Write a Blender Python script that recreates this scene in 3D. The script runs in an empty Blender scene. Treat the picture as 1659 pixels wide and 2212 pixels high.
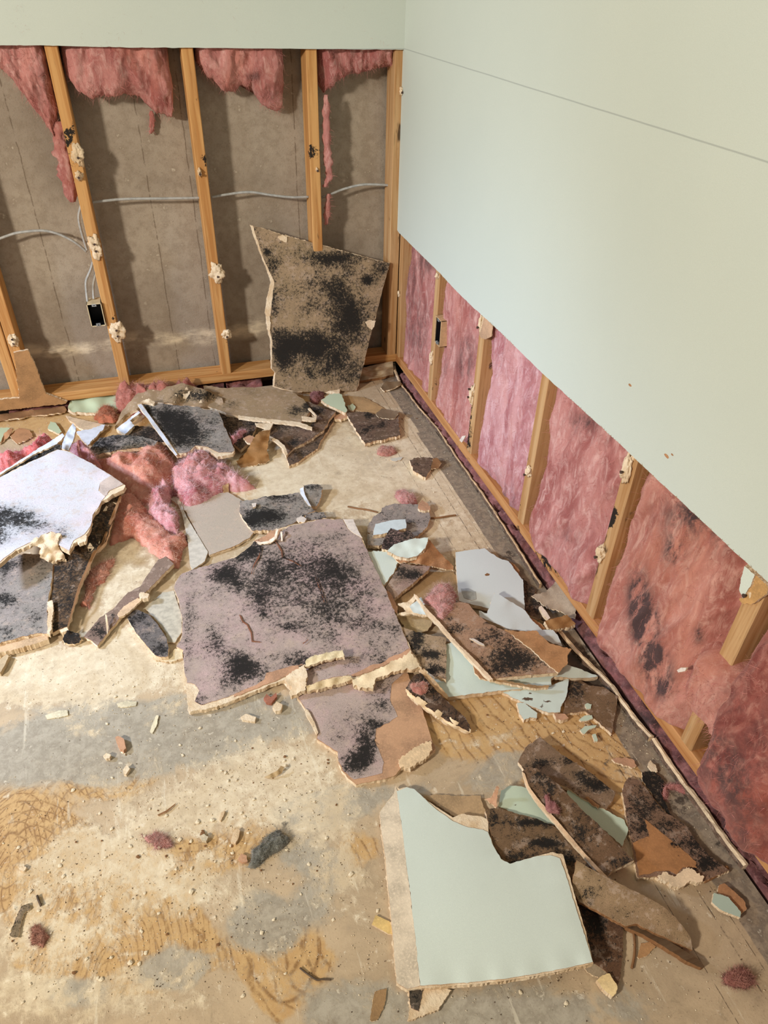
import bpy, bmesh, math, random
from mathutils import Vector, Matrix, Euler, noise
from mathutils.geometry import delaunay_2d_cdt
random.seed(7)
S = bpy.context.scene
COL = S.collection
# ------------------------------------------------------------------ camera
CAM = Vector((-0.9581, -2.7893, 1.4563))
ROT = Euler((0.9163, -0.0213, -0.3028), 'XYZ')
F, W, H = 1549.05, 1659.0, 2212.0
cd = bpy.data.cameras.new('camera'); cam = bpy.data.objects.new('camera', cd); COL.objects.link(cam)
cam.location = CAM; cam.rotation_euler = ROT
cd.sensor_fit = 'VERTICAL'; cd.sensor_height = 24.0; cd.sensor_width = 24.0 * W / H; cd.lens = 24.0 * F / H
cd.clip_start = 0.02; cd.clip_end = 60
S.camera = cam
RM = ROT.to_matrix()
# ------------------------------------------------------------------ light
def lin(c):
    return tuple(((v / 255) / 12.92 if v <= 10 else ((v / 255 + .055) / 1.055) ** 2.4) for v in c)
wd = bpy.data.worlds.new('world'); S.world = wd; wd.use_nodes = True
wd.node_tree.nodes['Background'].inputs[0].default_value = (1.0, 0.95, 0.88, 1)
wd.node_tree.nodes['Background'].inputs[1].default_value = 0.30
def area(name, loc, tgt, size, power, col, spread=180):
    l = bpy.data.lights.new(name, 'AREA'); l.energy = power; l.color = col; l.shape = 'DISK'; l.size = size
    l.spread = math.radians(spread)
    o = bpy.data.objects.new(name, l); COL.objects.link(o); o.location = loc
    o.rotation_euler = (Vector(tgt) - Vector(loc)).to_track_quat('-Z', 'Y').to_euler()
    return o
area('ceiling_lamp', (-3.9, -3.3, 2.42), (-0.8, -0.4, 0.5), 0.36, 160, (1.0, 0.935, 0.85))
def spot(name, loc, tgt, power, col, ang, blend, r):
    l = bpy.data.lights.new(name, 'SPOT'); l.energy = power; l.color = col; l.spot_size = math.radians(ang); l.spot_blend = blend
    l.shadow_soft_size = r
    o = bpy.data.objects.new(name, l); COL.objects.link(o); o.location = loc
    o.rotation_euler = (Vector(tgt) - Vector(loc)).to_track_quat('-Z', 'Y').to_euler()
    return o
spot('cool_fill_spot', (-2.9, -0.9, 1.3), (-1.28, -0.90, 0.05), 250, (0.52, 0.68, 1.0), 74, 1.0, 0.12)  # added off-frame fill for the cool brightness over the left heap
spot('daylight_spill', (-2.6, -1.2, 1.7), (0.0, -0.55, 0.72), 72, (0.60, 0.77, 1.0), 44, 1.0, 0.15)
S.view_settings.view_transform = 'Standard'; S.view_settings.look = 'None'
S.view_settings.gamma = 1; S.view_settings.use_curve_mapping = False
S.view_settings.exposure = 0.10
# ------------------------------------------------------------------ helpers
FR = {'O': (0, 0, 1), 'A': (0, 780, 2.9625), 'B': (480, 780, 3.1904), 'C': (360, 1080, 2.9625), 'D': (780, 1050, 3.0164),
      'E': (1050, 1550, 2.7241), 'F': (640, 1650, 2.5136), 'G': (0, 1350, 2.37), 'H': (1150, 1300, 3.2593),
      'I': (0, 60, 3.4563), 'J': (400, 60, 3.318), 'K': (0, 450, 3.318), 'L': (430, 450, 3.318), 'M': (820, 480, 3.95), 'N': (1050, 800, 2.7241)}
def P(fr, pts):
    x0, y0, s = FR[fr]
    return [(x0 + p[0] / s, y0 + p[1] / s) + tuple(p[2:]) for p in pts]
def ray(u, v):
    return (RM @ Vector(((u - W / 2) / F, -(v - H / 2) / F, -1))).normalized()
def atz(u, v, z):
    d = ray(u, v); return CAM + d * ((z - CAM.z) / d.z)
def aty(u, v, y):
    d = ray(u, v); return CAM + d * ((y - CAM.y) / d.y)
def atx(u, v, x):
    d = ray(u, v); return CAM + d * ((x - CAM.x) / d.x)
def atplane(u, v, p0, n):
    d = ray(u, v); return CAM + d * ((p0 - CAM).dot(n) / d.dot(n))
RI = RM.transposed()
def proj(p):
    q = RI @ (Vector(p) - CAM)
    return (W / 2 + F * q.x / -q.z, H / 2 - F * q.y / -q.z)
def tag(o, label, cat, group=None, kind=None):
    if label: o['label'] = label
    if cat: o['category'] = cat
    if group: o['group'] = group
    if kind: o['kind'] = kind
    return o
def empty(name, loc, label, cat, group=None):
    o = bpy.data.objects.new(name, None); COL.objects.link(o); o.location = loc; o.empty_display_size = .05
    return tag(o, label, cat, group)
def link(name, bm, mats, parent=None, origin=None, smooth=False, attrs=None):
    """attrs: dict name -> list per vert"""
    if origin is not None:
        for v in bm.verts: v.co -= Vector(origin)
    me = bpy.data.meshes.new(name); bm.to_mesh(me); bm.free()
    for m in (mats if isinstance(mats, (list, tuple)) else [mats]): me.materials.append(m)
    if smooth:
        for p in me.polygons: p.use_smooth = True
    if attrs:
        for k, vals in attrs.items():
            a = me.attributes.new(k, 'FLOAT', 'POINT')
            a.data.foreach_set('value', vals)
    o = bpy.data.objects.new(name, me); COL.objects.link(o)
    if parent: o.parent = parent
    elif origin is not None: o.location = origin
    return o
def nz(x, y, z=0.0): return noise.noise(Vector((x, y, z)))
def fbm(p, o=4, h=1.0): return noise.fractal(Vector(p), h, 2.0, o)
def box(bm, a, b, mi=0):
    x0, y0, z0 = a; x1, y1, z1 = b
    v = [bm.verts.new(c) for c in ((x0,y0,z0),(x1,y0,z0),(x1,y1,z0),(x0,y1,z0),(x0,y0,z1),(x1,y0,z1),(x1,y1,z1),(x0,y1,z1))]
    fs = []
    for f in ((0,3,2,1),(4,5,6,7),(0,1,5,4),(1,2,6,5),(2,3,7,6),(3,0,4,7)):
        fc = bm.faces.new([v[i] for i in f]); fc.material_index = mi; fs.append(fc)
    return v
# ------------------------------------------------------------------ materials
class NT:
    def __init__(s, name):
        s.m = bpy.data.materials.new(name); s.m.use_nodes = True; s.t = s.m.node_tree; s.n = s.t.nodes
        s.b = s.n['Principled BSDF']; s.b.inputs['Roughness'].default_value = .85
        s.b.inputs['Specular IOR Level'].default_value = .25
    def new(s, typ, **kw):
        n = s.n.new(typ)
        for k, v in kw.items(): setattr(n, k, v)
        return n
    def L(s, a, b): s.t.links.new(a, b)
    def coord(s, scale=(1, 1, 1), rnd=True, rot=(0, 0, 0)):
        tc = s.new('ShaderNodeTexCoord'); mp = s.new('ShaderNodeMapping'); mp.inputs['Scale'].default_value = scale
        mp.inputs['Rotation'].default_value = rot
        s.L(tc.outputs['Object'], mp.inputs['Vector'])
        if rnd:
            oi = s.new('ShaderNodeObjectInfo'); mul = s.new('ShaderNodeMath', operation='MULTIPLY'); mul.inputs[1].default_value = 37.
            s.L(oi.outputs['Random'], mul.inputs[0]); s.L(mul.outputs[0], mp.inputs['Location'])
        return mp.outputs[0]
    def noise(s, vec, scale, detail=4, rough=.6, dist=0):
        n = s.new('ShaderNodeTexNoise'); n.inputs['Scale'].default_value = scale; n.inputs['Detail'].default_value = detail
        n.inputs['Roughness'].default_value = rough; n.inputs['Distortion'].default_value = dist
        s.L(vec, n.inputs['Vector']); return n.outputs[0]
    def math(s, op, a, b=None, c=None, clamp=False):
        n = s.new('ShaderNodeMath', operation=op); n.use_clamp = clamp
        for i, v in enumerate((a, b, c)):
            if v is None: continue
            if isinstance(v, (int, float)): n.inputs[i].default_value = v
            else: s.L(v, n.inputs[i])
        return n.outputs[0]
    def ramp(s, x, lo, hi, a=0., b=1.):
        n = s.new('ShaderNodeMapRange'); n.interpolation_type = 'SMOOTHSTEP'
        for i, v in zip((0, 1, 2, 3, 4), (x, lo, hi, a, b)):
            if isinstance(v, (int, float)): n.inputs[i].default_value = v
            else: s.L(v, n.inputs[i])
        return n.outputs[0]
    def mix(s, fac, a, b):
        n = s.new('ShaderNodeMix', data_type='RGBA')
        if isinstance(fac, (int, float)): n.inputs[0].default_value = fac
        else: s.L(fac, n.inputs[0])
        for i, v in ((6, a), (7, b)):
            if isinstance(v, tuple): n.inputs[i].default_value = (*lin(v), 1)
            else: s.L(v, n.inputs[i])
        return n.outputs[2]
    def attr(s, name):
        n = s.new('ShaderNodeAttribute'); n.attribute_name = name; return n.outputs['Fac']
    def bump(s, h, strength=.3, dist=.002):
        n = s.new('ShaderNodeBump'); n.inputs['Strength'].default_value = strength; n.inputs['Distance'].default_value = dist
        s.L(h, n.inputs['Height']); s.L(n.outputs[0], s.b.inputs['Normal'])
    def col(s, c): 
        if isinstance(c, tuple): s.b.inputs['Base Color'].default_value = (*lin(c), 1)
        else: s.L(c, s.b.inputs['Base Color'])
_mc = {}
def m_paper(base=(158, 132, 112), pink=(176, 140, 132), black=(15, 12, 12), key=None):
    k = ('paper', base)
    if k in _mc: return _mc[k]
    t = NT('mouldy_backing_paper'); c = t.coord()
    nA = t.noise(c, 17, 9, .80, .3); n2 = t.noise(c, 120, 6, .75, .3); n3 = t.noise(c, 560, 3, .7)
    v = t.math('ADD', t.math('MULTIPLY', n2, .62), t.math('MULTIPLY', n3, .38))
    a0 = t.attr('mold'); amp = t.math('MINIMUM', t.math('MULTIPLY', a0, 2.2), 1.0)
    at = t.math('ADD', a0, t.math('MULTIPLY', t.math('MULTIPLY', t.math('SUBTRACT', nA, .5), 3.0), amp))
    lo = t.math('SUBTRACT', .585, t.math('MULTIPLY', at, .17)); hi = t.math('ADD', lo, .08)
    mk = t.ramp(v, lo, hi)
    haze = t.math('MULTIPLY', t.math('MULTIPLY', at, .75, clamp=True), t.ramp(n2, .30, .60, .5, 1), clamp=True)
    bc = t.mix(t.ramp(t.noise(c, 9, 4), .4, .65), base, pink)
    bc = t.mix(t.ramp(n3, .35, .7), bc, tuple(int(x * .86) for x in base))
    bc = t.mix(t.math('MULTIPLY', t.ramp(t.noise(c, 45, 6, .7), .52, .62), .4), bc, (196, 172, 150))
    bc = t.mix(haze, bc, tuple(int(x * y) for x, y in zip(base, (.40, .42, .40))))
    bc = t.mix(t.math('MULTIPLY', mk, .93), bc, t.mix(t.ramp(n2, .35, .65), black, (34, 31, 26)))
    t.col(bc); t.b.inputs['Roughness'].default_value = .93
    t.bump(t.math('ADD', n2, t.math('MULTIPLY', n3, .5)), .5, .0012)
    _mc[k] = t.m; return t.m
def m_green(base=(208, 215, 200), name='pale_green_face_paper'):
    k = ('green', base)
    if k in _mc: return _mc[k]
    t = NT(name); c = t.coord()
    n = t.noise(c, 900, 3, .6); n2 = t.noise(c, 3, 3)
    bc = t.mix(t.ramp(n2, .35, .65), base, tuple(min(255, int(x * .97)) for x in base))
    bc = t.mix(t.ramp(n, .3, .7), bc, tuple(int(x * .95) for x in base))
    at = t.attr('mold'); v = t.noise(c, 60, 7, .75)
    lo = t.math('SUBTRACT', .8, t.math('MULTIPLY', at, .4))
    bc = t.mix(t.ramp(v, lo, t.math('ADD', lo, .08)), bc, (88, 68, 52))
    t.col(bc); t.bump(n, .35, .0006); t.b.inputs['Roughness'].default_value = .8
    _mc[k] = t.m; return t.m
def m_gyp():
    if 'gyp' in _mc: return _mc['gyp']
    t = NT('gypsum'); c = t.coord()
    n = t.noise(c, 120, 6, .7); n2 = t.noise(c, 25, 4)
    bc = t.mix(t.ramp(n2, .35, .7), (234, 212, 178), (212, 182, 142))
    bc = t.mix(t.ramp(n, .6, .75), bc, (150, 118, 86))
    t.col(bc); t.bump(n, .8, .004); _mc['gyp'] = t.m; return t.m
def m_torn(base=(176, 128, 88)):
    k = ('torn', base)
    if k in _mc: return _mc[k]
    t = NT('torn_brown_paper'); c = t.coord()
    n = t.noise(c, 220, 5, .7); n2 = t.noise(c, 18, 4)
    bc = t.mix(t.ramp(n2, .35, .7), base, tuple(int(x * .84) for x in base))
    bc = t.mix(t.math('MULTIPLY', t.ramp(n, .45, .7), .6), bc, tuple(min(255, int(x * 1.10)) for x in base))
    at = t.attr('mold'); v = t.noise(c, 50, 7, .75)
    lo = t.math('SUBTRACT', .8, t.math('MULTIPLY', at, .4))
    bc = t.mix(t.ramp(v, lo, t.math('ADD', lo, .08)), bc, (34, 28, 24))
    t.col(bc); t.bump(n, .5, .0015); _mc[k] = t.m; return t.m
def m_wood(base=(200, 152, 94), ax=2, dirt=0.0, name='pine_wood'):
    k = ('wood', base, ax, dirt)
    if k in _mc: return _mc[k]
    t = NT(name); sc = [38, 38, 38]; sc[ax] = 1.6
    c = t.coord(tuple(sc)); c0 = t.coord()
    g = t.noise(c, 1.3, 5, .6, .8); fine = t.noise(c, 6, 4, .7)
    bc = t.mix(t.ramp(g, .35, .68), base, tuple(int(x * k2) for x, k2 in zip(base, (.86, .78, .68))))
    bc = t.mix(t.math('MULTIPLY', t.ramp(fine, .55, .75), .5), bc, tuple(int(x * .6) for x in base))
    knot = t.noise(t.coord((1, 1, .45) if ax == 2 else (1, 1, 1)), 15, 3, .6)
    thr = .70 - dirt * .13
    bc = t.mix(t.math('MULTIPLY', t.ramp(knot, thr, thr + .07), .85), bc, (46, 30, 18))
    at = t.attr('mold'); v = t.noise(c0, 60, 6, .7)
    lo = t.math('SUBTRACT', .85, t.math('MULTIPLY', at, .5))
    bc = t.mix(t.ramp(v, lo, t.math('ADD', lo, .08)), bc, (34, 27, 20))
    t.col(bc); t.bump(g, .25, .001); t.b.inputs['Roughness'].default_value = .7
    _mc[k] = t.m; return t.m
def m_flat(name, c, rough=.6, var=.1, spec=.3):
    if name in _mc: return _mc[name]
    t = NT(name); n = t.noise(t.coord(), 60, 4)
    t.col(t.mix(t.ramp(n, .35, .65), c, tuple(int(x * (1 - var)) for x in c)))
    t.b.inputs['Roughness'].default_value = rough; t.b.inputs['Specular IOR Level'].default_value = spec
    _mc[name] = t.m; return t.m
def m_fluff(base=(206, 128, 122), pale=(230, 182, 172), deep=(172, 88, 84), stretch=(1, 1, .35)):
    k = ('fluff', base, stretch)
    if k in _mc: return _mc[k]
    t = NT('pink_fibreglass' if base[0] > base[1] + 20 else 'grey_lint'); c = t.coord(stretch)
    n1 = t.noise(c, 7, 7, .62, 1.0); n2 = t.noise(c, 34, 7, .72, 1.2); n3 = t.noise(c, 300, 4, .7)
    bc = t.mix(t.ramp(n1, .36, .62), deep, base)
    bc = t.mix(t.math('MULTIPLY', t.ramp(n2, .44, .72), .6), bc, pale)
    bc = t.mix(t.math('MULTIPLY', t.ramp(t.noise(c, 5, 4), .5, .7), .4), bc, tuple(int(x * y) for x, y in zip(base, (1, .93, .8))))
    at = t.attr('mold')
    gm = t.math('MULTIPLY', at, t.ramp(t.noise(c, 26, 6, .75), .36, .62), clamp=True)
    bc = t.mix(gm, bc, (74, 58, 56))
    t.col(bc); t.b.inputs['Roughness'].default_value = 1; t.b.inputs['Specular IOR Level'].default_value = .05
    t.b.inputs['Sheen Weight'].default_value = .25; t.b.inputs['Sheen Tint'].default_value = (*lin((240, 190, 180)), 1)
    t.bump(t.math('ADD', t.math('MULTIPLY', n2, .5), t.math('MULTIPLY', n3, .5)), .7, .004)
    t.b.inputs['Subsurface Weight'].default_value = .2; t.b.inputs['Subsurface Radius'].default_value = (1.0, .55, .5); t.b.inputs['Subsurface Scale'].default_value = .008
    t.m['pale'] = pale; _mc[k] = t.m; return t.m
def m_fibre(c=(214, 140, 130)):
    return m_flat('fibreglass_strands_%d_%d' % (c[0], c[1]), c, 1.0, .25, .05)
GREENP = m_green(); BLUEP = m_green((208, 214, 206))
# ------------------------------------------------------------------ sheet builder
def roughen(pts, step, rag, seed):
    out = []; n = len(pts)
    for i in range(n):
        a = pts[i]; b = pts[(i + 1) % n]
        d = math.hypot(b[0] - a[0], b[1] - a[1]); k = max(1, int(d / step))
        nx, ny = (-(b[1] - a[1]) / (d + 1e-9), (b[0] - a[0]) / (d + 1e-9))
        for j in range(k):
            t = j / k; x = a[0] + (b[0] - a[0]) * t; y = a[1] + (b[1] - a[1]) * t
            o = 0 if j == 0 else rag * (nz(x * .11, y * .11, seed) * 1.1 + nz(x * .35, y * .35, seed + 5) * .9 + .45 * nz(x * 1.3, y * 1.3, seed))
            h = a[2] + (b[2] - a[2]) * t
            out.append((x + nx * o, y + ny * o, h))
    return out
def inside(x, y, poly):
    c = False; j = len(poly) - 1
    for i in range(len(poly)):
        xi, yi = poly[i][0], poly[i][1]; xj, yj = poly[j][0], poly[j][1]
        if (yi > y) != (yj > y) and x < (xj - xi) * (y - yi) / (yj - yi + 1e-12) + xi: c = not c
        j = i
    return c
def edge_d(x, y, poly):
    best = 1e9; n = len(poly)
    for i in range(n):
        ax, ay = poly[i][0], poly[i][1]; bx, by = poly[(i + 1) % n][0], poly[(i + 1) % n][1]
        dx, dy = bx - ax, by - ay; t = max(0, min(1, ((x - ax) * dx + (y - ay) * dy) / (dx * dx + dy * dy + 1e-12)))
        best = min(best, math.hypot(x - ax - dx * t, y - ay - dy * t))
    return best
def cdt(poly, step, margin=.4):
    xs = [p[0] for p in poly]; ys = [p[1] for p in poly]; pts = [Vector((p[0], p[1])) for p in poly]; nb = len(pts)
    y = min(ys) + step / 2; r = 0
    while y < max(ys):
        x = min(xs) + (step / 2 if r % 2 else 0)
        while x < max(xs):
            if inside(x, y, poly) and edge_d(x, y, poly) > step * margin:
                pts.append(Vector((x + random.uniform(-.15, .15) * step, y + random.uniform(-.15, .15) * step)))
            x += step
        y += step * .87; r += 1
    v, e, f, *_ = delaunay_2d_cdt(pts, [], [list(range(nb))], 1, 1e-6)
    return v, f
def hfield(poly, default):
    hs = [p for p in poly]
    flat = all(abs(p[2] - hs[0][2]) < 1e-6 for p in hs)
    def fn(x, y):
        if flat: return hs[0][2]
        sw = sh = 0
        for p in hs:
            w = 1 / ((x - p[0]) ** 2 + (y - p[1]) ** 2 + 30) ** 1.5; sw += w; sh += w * p[2]
        return sh / sw
    return fn
def blobval(x, y, blobs, base):
    v = base
    for b in blobs:
        d = ((x - b[0]) / b[2]) ** 2 + ((y - b[1]) / b[3]) ** 2
        v += b[4] * math.exp(-d * 1.2)
    return max(0., min(1.6, v))
def sheet(name, poly, hf, off, th, mats, parent, origin, step, blobs=(), mold=0., warp=0., plane=None, crumb=.0012, seed=0, smooth=True):
    """solid sheet whose upper face follows the outline; sides and underside use the second material"""
    v, f = cdt(poly, step)
    bm = bmesh.new(); top = []; att = []
    for p in v:
        if plane: q = atplane(p.x, p.y, *plane) + plane[1] * off
        else:
            q = atz(p.x, p.y, hf(p.x, p.y))
            q.z += off + warp * nz(q.x * 9 + seed, q.y * 9, 3.1)
        top.append(bm.verts.new(q)); att.append(blobval(p.x, p.y, blobs, mold))
    for fc in f:
        try: g = bm.faces.new([top[i] for i in fc]); g.smooth = smooth
        except ValueError: pass
    bm.normal_update()
    up = plane[1] if plane else Vector((0, 0, 1))
    if sum((g.normal.dot(up)) * g.calc_area() for g in bm.faces) < 0:
        bmesh.ops.reverse_faces(bm, faces=list(bm.faces)); bm.normal_update()
    be = [e for e in bm.edges if len(e.link_faces) == 1]
    for e in be: e.smooth = False
    nrm = {x: x.normal.copy() for x in bm.verts}
    bot = {}
    for i, x in enumerate(top):
        if not x.link_faces: continue
        w = bm.verts.new(x.co - nrm[x] * th); bot[x] = w; att.append(att[i])
    mid = {}
    bv = set(sum(([e.verts[0], e.verts[1]] for e in be), []))
    cen = sum((x.co for x in top), Vector()) / len(top)
    idx = {x: i for i, x in enumerate(top)}
    for x in bv:
        d = (x.co - cen).normalized(); w = bm.verts.new(x.co - nrm[x] * th * random.uniform(.35, .65) + d * random.uniform(-crumb, crumb) )
        mid[x] = w; att.append(att[idx[x]])
    for g in list(bm.faces):
        h = bm.faces.new([bot[x] for x in reversed(g.verts)]); h.material_index = 1
    for e in be:
        lp = e.link_loops[0]; a = lp.vert; b = lp.link_loop_next.vert
        for q in ((b, a, mid[a], mid[b]), (mid[b], mid[a], bot[a], bot[b])):
            try: h = bm.faces.new(q); h.material_index = 1
            except ValueError: pass
    loose = [x for x in bm.verts if not x.link_faces]
    if loose:
        keep = [a for x, a in zip(bm.verts, att) if x.link_faces]
        bmesh.ops.delete(bm, geom=loose, context='VERTS'); att = keep
    return link(name, bm, mats, parent, origin, False, {'mold': att})
NP = 0
def board(name, label, cat, fr, pts, h=.014, th=.0125, face=None, mold=0., blobs=(), papers=None, rag=1.6, step=None, warp=.001,
          plane=None, group=None, solid=False, core_mat=None):
    """one loose piece: core plus its paper. pts may carry their own height (m above the floor)."""
    global NP; NP += 1
    s = FR[fr][2]
    poly = [(p[0], p[1], p[2] if len(p) > 2 else h) for p in P(fr, pts)]
    hf = hfield(poly, h)
    xs = [p[0] for p in poly]; ys = [p[1] for p in poly]
    size = max(max(xs) - min(xs), max(ys) - min(ys))
    if step is None: step = max(3.5, min(11, size / 22))
    outl = roughen(poly, max(2.6, step * .5), rag, NP * 3.7)
    cx, cy = sum(xs) / len(xs), sum(ys) / len(ys)
    base = atplane(cx, cy, *plane) if plane else atz(cx, cy, max(0., min(p[2] for p in poly) - th))
    if plane: base = Vector((base.x, base.y, 0.0))
    if not plane: base.z = max(0, base.z)
    bl = [(FR[fr][0] + b[0] / s, FR[fr][1] + b[1] / s, b[2] / s, b[3] / s, b[4]) for b in blobs]
    face = face or m_paper(); core_mat = core_mat or m_gyp()
    if solid:
        o = sheet(name, outl, hf, 0, th, [face, core_mat], None, base, step, bl, mold, warp, plane, seed=NP)
        return tag(o, label, cat, group)
    root = empty(name, base, label, cat, group)
    sheet('gypsum_core', outl, hf, -.0009, th, [core_mat, core_mat], root, base, step, bl, mold, warp, plane, seed=NP, crumb=.0025)
    for i, pp in enumerate(papers or [('paper_face', None, face, None)]):
        nm, pl, mt, lb = pp[:4]
        if pl is None: q = [(cx + (a - cx) * 1.002, cy + (b - cy) * 1.002, c) for a, b, c in outl]
        else: q = roughen([(a[0], a[1], hf(a[0], a[1])) for a in P(fr, pl)], max(3., step * .8), rag, NP * 2.1 + i)
        hh = hf
        o = sheet(nm, q, hh, .0003 + .0006 * i, .0011, [mt, m_torn()], root, base, step, bl, mold if mt is not core_mat else 0, warp, plane, seed=NP, crumb=.0005)
        if lb: o['label'] = lb
    return root
# ------------------------------------------------------------------ fluff builder
def strands(name, pts, n, ln, rad, parent, origin, gravity=.4, mat=None, seed=0):
    """thin curled glass fibres growing from given (point, normal) pairs, one mesh"""
    rnd = random.Random(seed); bm = bmesh.new()
    for _ in range(n):
        p, nr = rnd.choice(pts); p = Vector(p)
        d = (nr + Vector((rnd.gauss(0, .9), rnd.gauss(0, .9), rnd.gauss(0, .9)))).normalized()
        L = ln * rnd.uniform(.3, 1.3); k = 5; side = d.cross(Vector((rnd.gauss(0, 1), rnd.gauss(0, 1), rnd.gauss(0, 1)))).normalized() * rad * rnd.uniform(.6, 1.4)
        curl = Vector((rnd.gauss(0, .5), rnd.gauss(0, .5), rnd.gauss(0, .5) - gravity)); prev = None
        for i in range(k + 1):
            w = side * (1 - .75 * i / k)
            a = bm.verts.new(p - w); b = bm.verts.new(p + w)
            if prev: bm.faces.new((prev[0], prev[1], b, a))
            prev = (a, b); d = (d + curl * .35).normalized(); p = p + d * (L / k)
    o = link(name, bm, mat or m_fibre(), parent, origin); o['kind'] = 'stuff'; return o
def fluff(name, label, fr, pts, h0=0., ht=.05, mat=None, step=None, mold=0., blobs=(), fib=250, flen=.022, rough=1., cat='insulation', seed=1, edge=.35, group=None, xy=None):
    s = FR[fr][2]; poly = P(fr, pts)
    q = [atz(p[0], p[1], h0 + ht * (.45 if len(p) < 3 else p[2])) for p in poly] if not xy else [Vector((a, b, 0)) for a, b in xy]
    poly2 = [(a.x, a.y, 0) for a in q]
    xs = [p[0] for p in poly2]; ys = [p[1] for p in poly2]; size = max(max(xs) - min(xs), max(ys) - min(ys))
    step = step or max(.0035, min(.008, size / 45))
    outl = roughen(poly2, step, 0, 0)
    outl = [(x + .010 * rough * nz(x * 45, y * 45, seed), y + .010 * rough * nz(x * 45, y * 45, seed + 9), 0) for x, y, _ in outl]
    v, f = cdt(outl, step)
    bl = [(FR[fr][0] + b[0] / s, FR[fr][1] + b[1] / s, b[2] / s, b[3] / s, b[4]) for b in blobs]
    wdt = min(max(xs) - min(xs), max(ys) - min(ys)) * edge
    bm = bmesh.new(); tv = []; bv = []; att = []
    for p in v:
        e = edge_d(p.x, p.y, outl); d = min(1, e / (wdt + 1e-6)); dome = math.sqrt(max(0, 1 - (1 - d) ** 2))
        n1 = fbm((p.x * 14, p.y * 14, seed), 4); n2 = noise.ridged_multi_fractal(Vector((p.x * 22, p.y * 22, seed + 3)), .9, 2.1, 4, 1., 2.)
        z = h0 + ht * dome * (.70 + .36 * n1 + .11 * (n2 - 1) * rough) + .004 * fbm((p.x * 90, p.y * 90, seed), 3) * rough * min(1, d * 3)
        z = max(z, h0 + .001)
        lat = Vector((fbm((p.x * 30, p.y * 30, seed + 20), 3), fbm((p.x * 30, p.y * 30, seed + 40), 3), 0)) * .008 * rough * d
        tv.append(bm.verts.new(Vector((p.x, p.y, z)) + lat)); pp = proj((p.x, p.y, z)); att.append(blobval(pp[0], pp[1], bl, mold))
    for fc in f: bm.faces.new([tv[i] for i in fc])
    bm.normal_update()
    if sum(g.normal.z for g in bm.faces) < 0: bmesh.ops.reverse_faces(bm, faces=list(bm.faces))
    be = [e for e in bm.edges if len(e.link_faces) == 1]; b0 = {}
    ii = {x: i for i, x in enumerate(tv)}
    for e in be:
        for x in e.verts:
            if x not in b0: b0[x] = bm.verts.new((x.co.x, x.co.y, h0 - .0005)); att.append(att[ii[x]])
    for e in be:
        lp = e.link_loops[0]; a = lp.vert; b = lp.link_loop_next.vert; bm.faces.new((b, a, b0[a], b0[b]))
    bm.normal_update(); spts = [(x.co.copy(), x.normal.copy()) for x in tv]
    base = Vector((sum(xs) / len(xs), sum(ys) / len(ys), h0))
    root = empty(name, base, label, cat, group)
    link('fibre_mat', bm, mat or m_fluff(stretch=(1, 1, 1)), root, base, True, {'mold': att})
    if fib: strands('loose_fibres', spts, fib * 8, flen * 1.2, .00024, root, base, .25, m_fibre(tuple(int(q) for q in (mat or FB)['pale'])), seed)
    return root
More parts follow.
